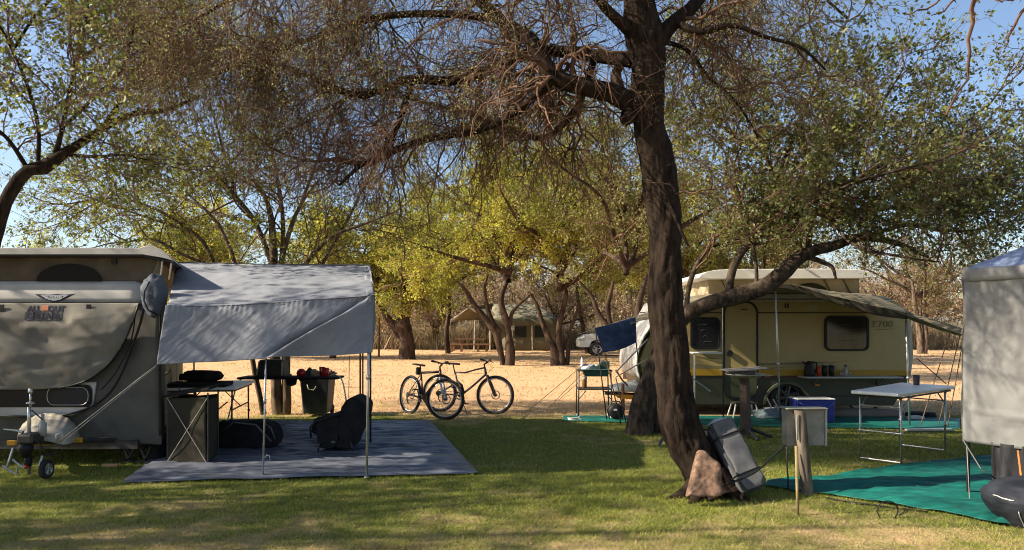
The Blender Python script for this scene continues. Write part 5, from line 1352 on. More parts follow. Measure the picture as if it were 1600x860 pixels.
# ================================================================ RIGHT CARAVAN
YR = 13.3
cv = thing('caravan', 'cream and dark green caravan with a yellow stripe and white pop-up roof', 'caravan', (P(1210, 0, YR).x, YR, 0))
def R_(x, y, dy=0.0): return P(x, y, YR + dy) if dy == 0 else P(x, y, YR) + Vector((0, dy, 0))
D = 2.05
outline_up = [(1040, 468), (1395, 468), (1412, 480), (1421, 500), (1423, 555), (1420, 583), (1004, 583), (999, 565), (1006, 545), (1020, 515)]
MB().prism([R_(x, y) for x, y in outline_up], (0, D, 0)).build('upper_body', M_cream, cv, bevel=.02)
outline_lo = [(1003, 586.5), (1420, 586.5), (1418, 600), (1396, 634), (1263, 634), (1256, 612), (1240, 599), (1222, 597), (1204, 606), (1194, 632), (1020, 632), (1008, 612)]
MB().prism([R_(x, y) for x, y in outline_lo], (0, D, 0)).build('lower_body', M_green, cv, bevel=.012)
MB().prism([R_(x, y, -.012) for x, y in [(1003, 587), (1421, 587), (1421, 579), (1260, 578), (1180, 577), (1003, 577)]], (0, .022, 0)).build('stripe', M_yellow, cv)
MB().prism([R_(x, y, -.014) for x, y in [(1150, 589.5), (1420, 589.5), (1420, 587.6), (1150, 587.6)]], (0, .02, 0)).build('stripe', mat('maroon', (.12, .02, .02), .5), cv)
for pts_ in ([(1003, 572), (1060, 566), (1120, 572), (1180, 576), (1250, 572), (1180, 579), (1080, 576), (1003, 578)], [(1085, 556), (1130, 562), (1180, 568), (1250, 566), (1330, 565), (1250, 570), (1170, 572), (1120, 566)]):
    MB().prism([R_(x, y, -.006) for x, y in pts_], (0, .010, 0)).build('decal', mat('decal_olive', (.20, .17, .08), .5), cv)
MB().prism([R_(x, y, -.012) for x, y in [(1000, 489.8), (1422, 489.8), (1422, 488.2), (1000, 488.2)]], (0, .02, 0)).build('trim', M_black, cv)
# door with frame, window and handle
def ring(outer, inner, dy, d, name, m, parent):
    n = len(outer); a = [R_(x, y, dy) for x, y in outer]; b = [R_(x, y, dy) for x, y in inner]
    mb_ = MB(); off = Vector((0, d, 0))
    vs = a + b + [p + off for p in a] + [p + off for p in b]
    fs = []
    for i in range(n):
        j = (i + 1) % n
        fs += [(i, j, n + j, n + i), (2 * n + i, 3 * n + i, 3 * n + j, 2 * n + j), (i, 2 * n + i, 2 * n + j, j), (n + i, n + j, 3 * n + j, 3 * n + i)]
    mb_.add(vs, fs); return mb_.build(name, m, parent)
def drect(x0, y0, x1, y1, rt, rb, n=7):
    o = []
    for cx, cy, a0, r in ((x1 - rt, y0 + rt, -90, rt), (x1 - rb, y1 - rb, 0, rb), (x0 + rb, y1 - rb, 90, rb), (x0 + rt, y0 + rt, 180, rt)):
        for k in range(n + 1):
            a = math.radians(a0 + 90 * k / n); o.append((cx + r * math.cos(a), cy + r * math.sin(a)))
    return o
door = MB().prism([R_(x, y, -.02) for x, y in drect(1132, 474, 1181, 579, 16, 2)], (0, .03, 0)).build('door', mat('door_cream', (.37, .28, .115), .45, (.41, .31, .13), 2), cv)
MB().prism([R_(x, y, -.02) for x, y in drect(1132, 587, 1181, 621, 2, 14)], (0, .03, 0)).build('lower_door', mat('door_green', (.055, .065, .03), .5), cv)
ring(drect(1129.5, 471, 1183.5, 624, 18, 16), drect(1132, 473.6, 1181, 621.5, 16, 14), -.035, .05, 'door_frame', M_black, cv)
MB().lathe([(.055, -.02), (.06, 0), (.045, .02)], R_(1139, 552, -.04), 'Y', 18).build('door_handle', M_black, door)
for y in (488, 540, 606):
    MB().tube([R_(1182.5, y - 3, -.05), R_(1182.5, y + 3, -.05)], .012, 8).build('door_hinge', M_dsteel, cv, smooth=True)
MB().prism([R_(x, y, -.03) for x, y in [(1045, 471), (1396, 471), (1396, 469), (1045, 469)]], (0, .04, 0)).build('gutter', M_whitegrey, cv)
MB().box(R_(1162, 484, -.03), (.12, .02, .02), bev=.004).build('door_catch', M_dsteel, cv)
MB().box(R_(1386, 607, -.02), (.20, .02, .14), bev=.006).build('locker_hatch', mat('hatch_green', (.034, .04, .024), .4), cv)
def win(x0, y0, x1, y1):
    w_ = MB().prism([R_(x, y, -.03) for x, y in drect(x0 + 2.5, y0 + 2.5, x1 - 2.5, y1 - 2.5, 7, 7)], (0, .02, 0)).build('window', M_glass, cv)
    ring(drect(x0, y0, x1, y1, 9, 9), drect(x0 + 3, y0 + 3, x1 - 3, y1 - 3, 7, 7), -.045, .05, 'window_frame', M_black, w_)
    rs = random.Random(int(x0))
    for k in range(4):  # thin grey streaks stand in for reflections on the glass
        yy = y0 + 12 + k * 9
        MB().tube([R_(x0 + 10 + rs.uniform(0, 12), yy, -.034), R_((x0 + x1) / 2, yy + rs.uniform(-3, 3), -.034), R_(x1 - 12 - rs.uniform(0, 8), yy + rs.uniform(-3, 3), -.034)], .0025, 4).build('reflection_streak', mat('reflection_grey', (.09, .085, .085), .7), w_)
win(1287.5, 493.5, 1356, 548.5); win(1078, 496, 1124.5, 546)
MB().box(R_(1269, 481, -.01), (.19, .02, .11), bev=.004).build('vent', mat('vent_cream', (.40, .34, .2), .5), cv)
for x in (1226.5, 1230.5): MB().box(R_(x, 478, -.015), (.02, .03, .08)).build('bracket', M_dsteel, cv)
Mx = frameM(R_(1379, 507, -.006), (1, 0, 0), (0, 0, 1))
text_mesh('lettering', 'E700', .17, Mx, mat('decal_olive', (0, 0, 0)), cv, .004, 0, 1.1)
MB().prism([R_(x, y, -.006) for x, y in [(1368, 516), (1386, 515.5), (1405, 511.5), (1388, 514), (1366, 514.8)]], (0, .008, 0)).build('decal', mat('decal_olive', (0, 0, 0)), cv)
for x, y in ((1276, 602), (1406, 599)): MB().box(R_(x, y, -.015), (.09, .02, .03), bev=.004).build('side_marker', M_orange, cv)
MB().prism([R_(x, y, -.008) for x, y in [(1263, 619.5), (1405, 619.5), (1405, 618.4), (1263, 618.4)]], (0, .012, 0)).build('trim', M_black, cv)
MB().prism([R_(x, y, -.008) for x, y in [(1369, 590), (1370, 590), (1370, 616), (1369, 616)]], (0, .012, 0)).build('trim', M_black, cv)
MB().box(R_(1424.5, 575, .12), (.04, .12, .28), bev=.01).build('tail_light', M_red, cv)
MB().prism([R_(x, y, .01) for x, y in [(1418, 490), (1424, 505), (1427, 555), (1423, 590), (1419, 590), (1419, 505)]], (0, D - .02, 0)).build('rear_wall', M_whitegrey, cv)
# wheel arch and wheel
archp = [(1229 + 37 * math.cos(a), 632 - 36 * math.sin(a)) for a in np.linspace(0, math.pi, 14)]; archi = [(1229 + 33 * math.cos(a), 632 - 32 * math.sin(a)) for a in np.linspace(0, math.pi, 14)]
mb_ = MB(); n_ = 14; vs = [R_(x, y, -.03) for x, y in archp] + [R_(x, y, -.03) for x, y in archi]; vs += [v + Vector((0, .06, 0)) for v in vs]
mb_.add(vs, [(i, i + 1, n_ + i + 1, n_ + i) for i in range(n_ - 1)] + [(2 * n_ + i, 3 * n_ + i, 3 * n_ + i + 1, 2 * n_ + i + 1) for i in range(n_ - 1)] + [(i, 2 * n_ + i, 2 * n_ + i + 1, i + 1) for i in range(n_ - 1)] + [(n_ + i, n_ + i + 1, 3 * n_ + i + 1, 3 * n_ + i) for i in range(n_ - 1)])
mb_.build('wheel_arch', mat('arch_olive', (.09, .10, .06), .6), cv)
MB().box(R_(1229, 610, .5), (.9, .6, .02)).build('wheel_housing', M_black, cv)
wheel(cv, (R_(1233, 0).x, YR + .16, .335), .335, .20, 'Y', mat('alloy', (.12, .12, .12), .35, metal=.6), spokes=6)
wheel(cv, (R_(1233, 0).x, YR + 1.85, .335), .335, .20, 'Y', mat('alloy', (0, 0, 0)), spokes=6)
MB().box(R_(1215, 634, 1.0) + Vector((0, 0, .02)), (4.2, 1.5, .08)).build('chassis', M_dsteel, cv)
for x in (1345, 1362):
    MB().tube([R_(1330 if x < 1350 else 1385, 632, .15), Vector((R_(x, 0).x, YR + .15, .04))], .018, 6).box((R_(x, 0).x, YR + .15, .015), (.15, .12, .02)).build('corner_steady', M_dsteel, cv)
# nose cover, drawbar and pale hitch cover
def nosec(u, v):
    prof = spline([(1044, 470, 0, 0), (1024, 505, 0, 0), (1008, 530, 0, 0), (1000, 555, 0, 0), (999, 575, 0, 0), (1004, 592, 0, 0)], 21)
    k = prof[int(round(u * 20))]
    return R_(k[0] - 4, k[1], -.02) + Vector((0, (D + .04) * v, 0))
MB().grid(nosec, 20, 4).build('nose_cover', M_whitegrey, cv, smooth=True, solid=.02)
MB().tube([nosec(i / 20, 0) + Vector((0, -.012, 0)) for i in range(21)], .02, 6).build('nose_trim', mat('sage', (.30, .33, .26), .6), cv, smooth=True)
def hitch(u, v):
    x = P(952, 0, YR + .7).x + u * 1.0; a = v * math.pi; r = .10 + .16 * math.sin(u * 1.4)
    return Vector((x, YR + .9 - math.cos(a) * (.16 + .25 * u), .36 + math.sin(a) * r))
MB().grid(hitch, 20, 14).build('hitch_cover', mat('hitch_pale', (.45, .45, .40), .5, (.52, .52, .47), 4), cv, smooth=True, solid=.01)
MB().prism([P(965, 622, YR + .5), P(999, 626, YR + .5), P(999, 618, YR + .5), P(960, 617, YR + .5)], (0, .03, 0)).build('reflector', mat('amber', (0, 0, 0)), cv)
MB().tube([P(945, 614, YR + .9), P(1010, 618, YR + .9)], .04, 6).build('drawbar', M_dsteel, cv)
MB().tube([P(974, 655, YR + .6) , P(973, 600, YR + .6)], .03, 8).tube([P(962, 578, YR + .6), P(972, 594, YR + .6), P(981, 603, YR + .6)], .018, 6).build('jockey_post', M_rust, cv, smooth=True)
# pop-up roof
Lm = R_(1098, 0).x
def rlid(u, v):
    x = 1090 + 268 * u; e = min(u, 1 - u) * 268
    th = 6.5 * min(1, (e / 16.)) ** .5
    return (x, th)
lidpts = [(1089, 435), (1092, 430), (1100, 426), (1115, 423), (1140, 421.5), (1300, 421), (1335, 422), (1352, 425), (1360, 430), (1357, 434.5), (1340, 436), (1105, 437)]
MB().prism([R_(x, y, -.12) for x, y in lidpts], (0, D + .2, 0)).build('roof_lid', M_white, cv, bevel=.03)
def cfn(u, v):
    p = quadpt(R_(1108, 435, .1), R_(1346, 435, .1), R_(1347, 463, .1), R_(1107, 463, .1), u, v)
    p.y += .025 * noise.noise(Vector((p.x * 5, p.z * 2, 0))) ; return p
MB().grid(cfn, 70, 8).build('popup_canvas', M_tan, cv, smooth=True, solid=.004)
for xx in (1108, 1346):
    a = R_(xx, 435, .1); b = R_(xx, 463, .1)
    MB().grid(lambda u, v: quadpt(a, a + Vector((0, D - .2, 0)), b + Vector((0, D - .2, 0)), b, u, v) + Vector((.02 * math.sin(u * 20), 0, 0)), 16, 5).build('popup_canvas', M_tan, cv, smooth=True, solid=.004)
for c_, r_ in ((1215, 22), (1268, 30)):
    MB().prism([R_(c_ + r_ * math.cos(a), 461 - 19 * math.sin(a), .07) for a in np.linspace(0, math.pi, 12)], (0, .012, 0)).build('canvas_window', M_olive, cv)
for x in (1128, 1290, 1320): MB().tube([R_(x, 436, .08), R_(x + 14, 462, .08)], .010, 5).build('lift_strut', M_dsteel, cv)
MB().prism([R_(x, y, .0) for x, y in [(1050, 468), (1395, 468), (1380, 463), (1345, 460), (1110, 460), (1070, 464)]], (0, D, 0)).build('roof', M_whitegrey, cv, bevel=.01)
# ---- tan awning of the right caravan
ra = thing('awning', 'tan and olive canvas awning stretched in front of the cream caravan', 'awning', (P(1230, 0, 12.4).x, 12.4, 0))
M_tanaw = mat('awning_tan', (.16, .135, .08), .85, (.26, .22, .135), 3, .004, 30, trans=.08)
bk = [P(1060, 474, 13.25), P(1090, 463, 13.3), P(1180, 458, 13.3), P(1345, 460, 13.3), P(1368, 463, 13.3), P(1413, 486, 13.3)]
ft_ = [P(1043, 493, 11.9), P(1080, 480, 11.9), P(1205, 443, 11.8), P(1300, 463, 11.7), P(1365, 478, 11.6), P(1417, 490, 11.6)]
loft(bk, ft_, 90, 24, .02, 2.4, seed=4, push=lambda u, v: -.05 * math.sin(math.pi * v)).build('awning_roof', M_tanaw, ra, smooth=True, solid=.004)
vl = [p + Vector((.0, -.01, -.11 - .03 * math.sin(i * 2))) for i, p in enumerate(ft_)]
loft([p + Vector((0, -.004, 0)) for p in ft_], vl, 80, 5, .012, 4, seed=9).build('valance', M_olive, ra, smooth=True, solid=.004)
loft([P(1365, 463, 13.2), P(1415, 486, 12.6), P(1503, 513, 11.8)], [P(1400, 488, 11.6), P(1440, 500, 11.5), P(1503, 523, 11.4)], 40, 12, .02, 3, seed=2, push=lambda u, v: .08 * math.sin(math.pi * v)).build('side_flap', M_tanaw, ra, smooth=True, solid=.004)
loft([P(1060, 474, 13.2), P(1020, 484, 12.8), P(985, 500, 12.4)], [P(1043, 493, 11.9), P(1010, 500, 11.9), P(985, 507, 11.9)], 30, 8, .02, 3, seed=6).build('side_flap', M_tanaw, ra, smooth=True, solid=.004)
for (x0, Y0, x1, y1, Y1) in ((1219, 12.4, 1211, 445, 11.85), (1421, 11.8, 1415, 490, 11.62), (1130, 11.9, 1129, 466, 11.85)):
    a = Vector((P(x0, 0, Y0).x, Y0, .01)); b = P(x1, y1, Y1)
    thin = x0 == 1130
    mm = M_dsteel if thin else M_steel
    o = MB().tube([a, b], .010 if thin else .016, 8)
    if not thin: o.tube([a.lerp(b, .42), a.lerp(b, .44)], .026, 8)
    o.build('pole', mm, ra, smooth=True)
for (x0, y0, Y0, x1, y1) in ((1484, 520, 11.45, 1437, 668), (1500, 522, 11.4, 1466, 664), (1503, 540, 11.5, 1480, 670), (1432, 560, 12, 1478, 600)):
    b = G(x1, y1) if y1 > 610 else P(x1, y1, 12.2)
    ropeline('guy_rope', P(x0, y0, Y0), b, ra, .008, m=mat('strap_brown', (.16, .11, .07), .9))
ropeline('guy_rope', P(1012, 530, 11.9), P(962, 582, 11.6), ra, .012, m=mat('strap_pink', (.55, .42, .36), .9)); ropeline('guy_rope', P(1010, 562, 11.9), P(963, 589, 11.6), ra, .010, m=mat('strap_pink', (0, 0, 0)))
# shelf fixed to the caravan with crockery on it
sh = thing('shelf', 'narrow pale shelf folded out from the cream caravan wall', 'shelf', R_(1320, 587, -.2))
MB().box(R_(1320, 588.2, -.19) , (1.72, .36, .028), bev=.006).build('shelf_board', M_whitegrey, sh)
for x in (1270, 1369): MB().tube([R_(x, 589.5, -.28), R_(x, 600, -.01)], .010, 6).build('bracket', M_steel, sh)
def onsh(px): return R_(px, 586.6, -.2)
kt = thing('kettle', 'black electric kettle on the caravan shelf, leftmost of the row', 'kettle', onsh(1257))
c = onsh(1257)
MB().lathe([(.085, 0), (.095, .02), (.08, .16), (.065, .24), (.03, .262), (0, .265)], c, 'Z', 20).build('kettle_body', M_black, kt, smooth=True)
MB().tube([c + Vector((.05, 0, .25)), c + Vector((.13, 0, .24)), c + Vector((.145, 0, .14)), c + Vector((.085, 0, .05))], .014, 8).build('handle', M_black, kt, smooth=True)
MB().prism([c + Vector((-.06, -.02, .2)), c + Vector((-.115, -.01, .235)), c + Vector((-.115, .01, .235)), c + Vector((-.06, .02, .2))], (0, 0, .03)).build('spout', M_black, kt)
cup('tumbler', 'red tumbler beside the black kettle on the caravan shelf', 'cup', onsh(1272), .04, .17, mat('red_glass', (.5, .05, .02), .25), handle=False)
cup('canister', 'black canister beside the red tumbler on the caravan shelf', 'canister', onsh(1281), .05, .19, M_black, handle=False, lidm=M_steel)
cup('canister', 'black canister to the right of its twin on the caravan shelf', 'canister', onsh(1291.5), .052, .19, M_black, handle=False, lidm=M_steel)
bt = thing('bottle', 'small clear bottle with a dark cap on the caravan shelf', 'bottle', onsh(1313))
c = onsh(1313)
MB().lathe([(.035, 0), (.038, .02), (.038, .11), (.015, .15), (.015, .17)], c, 'Z', 16).build('bottle_body', mat('clear_plastic', (.6, .6, .6), .1, transmission=.7), bt, smooth=True)
MB().lathe([(.02, .165), (.02, .20), (0, .20)], c, 'Z', 12).build('cap', mat('purple', (.06, .03, .10), .5), bt, smooth=True)
for i, x in enumerate((1306, 1318)):
    cup('glass', ['small drinking glass left of the bottle on the caravan shelf', 'small drinking glass right of the bottle on the caravan shelf'][i], 'glass', onsh(x), .03, .075, mat('clear_plastic', (0, 0, 0)), handle=False)
# a low step and cloth under the caravan, cool box
stp = thing('step_stool', 'pale folding step under the cream caravan door', 'stool', R_(1150, 650, -.3))
MB().box((R_(1152, 0).x, YR - .35, .26), (.38, .3, .03), bev=.006).build('tread', M_dsteel, stp)
for s_ in (-1, 1):
    for d_ in (-.12, .12): MB().tube([(R_(1152, 0).x + .17 * s_, YR - .35 + d_, .25), (R_(1152, 0).x + .23 * s_, YR - .35 + d_ * 1.4, .015)], .013, 6).build('leg', M_white, stp)
cool = thing('cool_box', 'blue cool box with a white lid under the cream caravan awning', 'cool box', (P(1270, 0, 12.2).x, 12.2, .02))
cxx = P(1268, 0, 12.2).x
MB().box((cxx, 12.2, .215), (.60, .36, .37), taper=1.04, bev=.015).build('box_body', M_blue, cool)
MB().box((cxx, 12.2, .412), (.62, .38, .022), bev=.008).build('lid', M_white, cool)
MB().tube([(cxx - .28, 12.0, .36), (cxx - .2, 11.97, .30), (cxx + .2, 11.97, .30), (cxx + .28, 12.0, .36)], .012, 6).build('handle', M_blue, cool, smooth=True)
lump('ground_bundle', 'crumpled grey-blue cloth on the ground by the caravan wheel', 'cloth', (P(1205, 0, 12.8).x, 12.8, .015), (.60, .5, .16), mat('cloth_bluegrey', (.20, .25, .28), .9), 3.1, n=16, amp=.3)
rk = thing('camp_chair', 'pale folded chair frame leaning by the caravan wheel', 'chair', (P(1212, 0, 12.7).x, 12.7, .02))
for x0, y0, x1, y1 in ((1198, 622, 1206, 652), (1208, 624, 1218, 654), (1212, 634, 1200, 655)):
    MB().tube([P(x0, y0, 12.7), P((x0 + x1) / 2 + 2, (y0 + y1) / 2 - 3, 12.7), P(x1, y1, 12.65)], .013, 6).build('frame_tube', M_whitegrey, rk, smooth=True)
lump('mat_roll', 'long brown-grey rolled mat lying behind the white table', 'mat', (P(1350, 0, 13.0).x, 13.0, .01), (1.3, .4, .15), mat('cloth_greybrown', (.16, .13, .11), .9), 9.1, n=16, amp=.15)
lump('shoe', 'pale sandal on the ground right of the rolled mat', 'shoe', (P(1430, 0, 12.6).x, 12.6, .01), (.28, .12, .07), M_whitegrey, 4.1, n=10, amp=.15)
lump('bag', 'low black bag beside the pale sandal by the caravan corner', 'bag', (P(1438, 0, 12.9).x, 12.9, .01), (.5, .3, .1), M_blackcloth, 4.6, n=12, amp=.15)
bx = thing('plank', 'pale plank lying on the lawn beyond the white table', 'plank', G(1450, 675))
MB().box(G(1452, 674) + Vector((0, 0, .02)), (.72, .09, .03), .02, bev=.004).build('board', M_whitegrey, bx)
# lever rod tied to the left of the door
rod = thing('tie_rod', 'thin pale rod slanting down beside the leaning trunk, left of the caravan door', 'rod', P(1105, 605, 12.6))
MB().tube([P(1080, 590, 12.5), P(1110, 612, 12.5)], .014, 6).build('rod_upper', M_steel, rod); MB().tube([P(1110, 612, 12.5), P(1126, 623, 12.5)], .008, 6).build('rod_lower', M_dsteel, rod)
pan = thing('tray_table', 'small white tray ledge seen right of the leaning trunk, under the caravan window', 'ledge', P(1102, 552, 12.9))
MB().box(P(1102, 551.5, 12.9), (.52, .3, .03), bev=.01).build('ledge_top', M_white, pan)
MB().tube([P(1085, 553, 12.8), Vector((P(1085, 0, 12.8).x, 12.8, .02))], .015, 8).build('leg', M_steel, pan)
# ================================================================ FIRE BOWL ON A PEDESTAL
Yg = 10.6
gr = thing('barbecue', 'grill on a dark pedestal with splayed feet on the lawn before the caravan', 'barbecue', (P(1166, 0, Yg).x, Yg, 0))
gx = P(1166, 0, Yg).x
MB().tube([(gx, Yg, .04), (gx - .03, Yg, .88)], [.085, .07], 4).build('pedestal', mat('pedestal', (.045, .032, .024), .7, (.08, .055, .04), 8), gr)
for k in range(5):
    a = math.radians(-10 + 72 * k)
    MB().tube([(gx, Yg, .15), (gx + .36 * math.cos(a), Yg + .36 * math.sin(a), .02)], [.025, .022], 4).build('foot', M_dsteel, gr)
MB().lathe([(.0, .86), (.20, .87), (.27, .915), (.285, .92), (.24, .895), (0, .885)], (gx - .02, Yg, 0), 'Z', 30).build('bowl', mat('bowl_pale', (.35, .34, .31), .5, (.6, .58, .55), 9, metal=.4), gr, smooth=True)
gd = MB()
c0 = Vector((gx - .04, Yg, .985)); tl_ = Matrix.Rotation(-.07, 3, 'Y')
for k in range(19):
    x = -.28 + .56 * k / 18
    gd.tube([c0 + tl_ @ Vector((x, -.2, 0)), c0 + tl_ @ Vector((x, .2, 0))], .009, 5)
for yy in (-.2, .2): gd.tube([c0 + tl_ @ Vector((-.29, yy, 0)), c0 + tl_ @ Vector((.29, yy, 0))], .011, 5)
gd.build('grate', mat('grate', (.20, .19, .17), .5, (.4, .38, .35), 12, metal=.5), gr)
MB().tube([c0 + Vector((.0, 0, -.02)), c0 + Vector((.32, 0, -.10)), c0 + Vector((.42, 0, -.09))], .008, 5).build('handle', M_steel, gr)
MB().box(c0 + Vector((-.02, 0, -.05)), (.3, .3, .06), tl_, bev=.01).build('coal_tray', M_dsteel, gr)
# ================================================================ KITCHEN STAND LEFT OF THE TRUNK
Yk = 12.9
ks = thing('kitchen_stand', 'tall two-shelf camp kitchen stand left of the leaning trunk', 'stand', (P(928, 0, Yk).x, Yk, 0))
def K(x, y, d=0.0): return P(x, y, Yk) + Vector((0, d, 0))
for x in (903, 952):
    for d in (-.2, .22):
        q = K(x, 578, d); MB().tube([q, Vector((q.x + (.02 if x > 930 else -.01), q.y, .02))], .012, 8).build('leg', M_dsteel, ks, smooth=True)
        MB().lathe([(.018, 0), (.018, .04)], Vector((q.x, q.y, .012)), 'Z', 8).build('foot', M_white, ks)
MB().box(K(927.5, 607), (.58, .44, .025), bev=.005).build('shelf', M_dsteel, ks)
MB().box(K(927.5, 578.5), (.60, .46, .022), bev=.005).build('shelf', M_dsteel, ks)
for x0, x1 in ((903, 914), (952, 941)):
    MB().tube([K(x0, 622, -.2), K(x1, 609, -.2)], .008, 5).build('brace', M_dsteel, ks)
bs = thing('washing_basin', 'dark green basin on top of the camp kitchen stand', 'basin', K(930, 577))
MB().box(K(930, 582.5, -.04) , (.40, .34, .11), taper=1.12, bev=.02).build('basin_shell', mat('basin_green', (.05, .11, .09), .5), bs)
MB().box(K(930, 577, -.04), (.50, .42, .018), bev=.006).build('basin_rim', mat('basin_green', (0, 0, 0)), bs)
pl = thing('plate', 'pale blue plate standing upright in the dark green basin', 'plate', K(906, 574))
MB().lathe([(0, 0), (.07, .004), (.10, .016), (.102, .02), (.07, .008), (0, .004)], K(907, 567, -.05), 'X', 24).build('plate_disc', mat('plate_blue', (.45, .55, .70), .4), pl, smooth=True)
lump('crockery', 'heap of white washed crockery in the dark green basin', 'crockery', K(919, 578, -.05), (.24, .2, .10), mat('crock', (.6, .62, .66), .5, (.25, .28, .36), 14), 6.0, n=14, amp=.4)
lump('dish_cloth', 'small green dish cloth at the right of the basin', 'cloth', K(932, 578, -.05), (.12, .15, .10), mat('dishgreen', (.25, .38, .30), .7), 6.5, n=10, amp=.3)
tb = thing('toaster', 'small dark box at the right end of the kitchen stand', 'box', K(946, 577))
MB().box(K(945, 570.5, .05), (.16, .16, .13), bev=.01).build('box_body', mat('darkgreenbox', (.04, .08, .07), .5), tb)
bo = thing('bottle', 'bottle of brown liquid on the lower shelf of the kitchen stand', 'bottle', K(913, 606))
c = K(913, 606)
MB().lathe([(.04, 0), (.043, .01), (.043, .12), (.043, .15), (.02, .19), (.018, .21)], c, 'Z', 16).build('bottle_body', mat('bottle_brown', (.22, .11, .04), .3, spec=.6), bo, smooth=True)
MB().lathe([(.046, .13), (.046, .19), (0, .20)], c, 'Z', 14).build('cap', mat('cap_pale', (.5, .45, .38), .6), bo, smooth=True)
# towel on a line, with the poles that carry it
tw_ = thing('towel_line', 'slanting washing line on thin poles left of the leaning trunk', 'washing line', (P(960, 0, 12.0).x, 12.0, 0))
ropeline('line', P(905, 522, 12), P(1040, 480, 12), tw_, .006)
for (x0, y0, x1, y1) in ((930, 512, 948, 655), (945, 552, 970, 662), (990, 505, 1002, 600), (962, 590, 978, 660)):
    b = P(x1, y1, 12); b.z = max(.02, b.z)
    MB().tube([P(x0, y0, 12.03), b], .010, 6).build('pole', M_dsteel if x0 != 945 else M_rust, tw_, smooth=True)
tow = loft([P(929, 513, 11.97), P(960, 505, 11.97), P(993, 496, 11.97)], [P(943, 551, 11.93), P(970, 546, 11.93), P(995, 535, 11.93)], 40, 26, .03, 2.4, seed=5)
tag(tow.build('towel', M_navy, None, smooth=True, solid=.008), 'navy blue towel hanging on the slanting line left of the leaning trunk', 'towel')
tow2 = loft([P(931, 514, 12.0), P(993, 497, 12.0)], [P(942, 535, 12.06), P(994, 520, 12.06)], 20, 10, .02, 2.4, seed=7)
tag(tow2.build('towel', mat('towel_back', (.35, .33, .32), .9), None, smooth=True, solid=.008), 'pale grey towel hanging behind the navy towel', 'towel')
rb_ = thing('cable_reel', 'round black cable reel with a white sticker standing on the green sheet', 'cable reel', G(962, 657))
c = G(962, 657)
MB().lathe([(.05, -.09), (.125, -.085), (.13, -.07), (.11, -.06), (.11, .06), (.13, .07), (.125, .085), (.05, .09)], c + Vector((0, 0, .155)), 'Y', 26).build('reel_body', M_black, rb_, smooth=True)
MB().tube([c + Vector((-.10, 0, .03)), c + Vector((-.15, 0, .18)), c + Vector((-.06, 0, .32)), c + Vector((.06, 0, .32)), c + Vector((.15, 0, .18)), c + Vector((.10, 0, .03))], .012, 8).build('handle', M_dsteel, rb_, smooth=True)
MB().box(c + Vector((-.01, -.092, .19)), (.07, .006, .03)).build('sticker', M_white, rb_)
lump('scrap_cloth', 'crumpled pale rag on the near corner of the long green sheet', 'rag', G(897, 658) + Vector((0, 0, .01)), (.22, .1, .05), M_whitegrey, 2.7, n=12, amp=.5)
# thin reed-like guy lines left of the stand
for i, (x0, y0, x1, y1) in enumerate(((893, 588, 862, 625), (922, 560, 866, 640), (903, 540, 838, 660))):
    pass
gl = thing('guy_line', 'thin guy lines staked out left of the kitchen stand', 'guy line', G(858, 632))
for (x0, y0, x1, y1) in ((947, 545, 852, 643), (947, 560, 872, 626), (938, 548, 828, 640)):
    ropeline('line', P(x0, y0, 12.2), G(x1, y1), gl, .005, m=M_rust)

# ================================================================ THINGS BY THE TRUNK
st_ = thing('stone_slab', 'rough reddish stone slab leaning against the foot of the leaning trunk', 'stone', G(1102, 776))
pl_ = [(1074, 777), (1080, 752), (1089, 716), (1093, 707), (1100, 705), (1106, 708), (1116, 718), (1127, 727), (1128, 750), (1127, 775)]
Ys = 6.52
def stonef(u, v):
    # front, edge and back of the slab as one closed skin
    k = spline([(x, y, 0, 0) for x, y in pl_ + [pl_[0]]], 61)[int(round(u * 60)) % 60]
    cxs, cys = 1102, 748; kk = int(round(v * 16))
    t = [0, .12, .24, .36, .48, .6, .72, .84, .93, .98, 1.0, 1.0, .98, .93, .8, .5, 0][kk]; dd = [0, 0, 0, 0, 0, 0, 0, .002, .007, .016, .03, .07, .084, .092, .095, .095, .095][kk]
    x = cxs + (k[0] - cxs) * t; y = cys + (k[1] - cys) * t
    p = P(x, y, Ys + (777 - y) * .0022) + Vector((0, dd, 0))
    return p + Vector((.006 * noise.noise(p * 14), .016 * noise.noise(p * 9) + .006 * noise.noise(p * 30), .006 * noise.noise(p * 17)))
o = MB().grid(stonef, 60, 16).build('slab', mat('sandstone', (.10, .06, .04), .95, (.25, .155, .105), 22, .02, 90), st_, smooth=True)
# folded tent bundle leaning on the trunk
bd = thing('tent_bundle', 'long grey-white folded canvas bundle leaning against the leaning trunk', 'bundle', G(1170, 772))
tA, tB = P(1122, 664, 7.15), P(1176, 766, 6.85)
ax = (tA - tB).normalized(); wd = Vector((1, 0, 0)); wd = (wd - ax * wd.dot(ax)).normalized(); dp = ax.cross(wd)
def bund(u, v):
    a = v * 2 * math.pi; w_, d_ = .145, .12
    def sp(x): return math.copysign(abs(x) ** .55, x)
    k = 1 + .06 * math.sin(v * 2 * math.pi * 9 + u * 2) + .08 * noise.noise(Vector((u * 3, math.cos(a) * 1.5, math.sin(a) * 1.5)))
    end = min(1, min(u, 1 - u) * 14) ** .4
    return tB.lerp(tA, u) + (wd * sp(math.cos(a)) * w_ + dp * sp(math.sin(a)) * d_) * k * (.3 + .7 * end) + ax * .02 * noise.noise(Vector((a, u * 5, 3)))
nl = 6
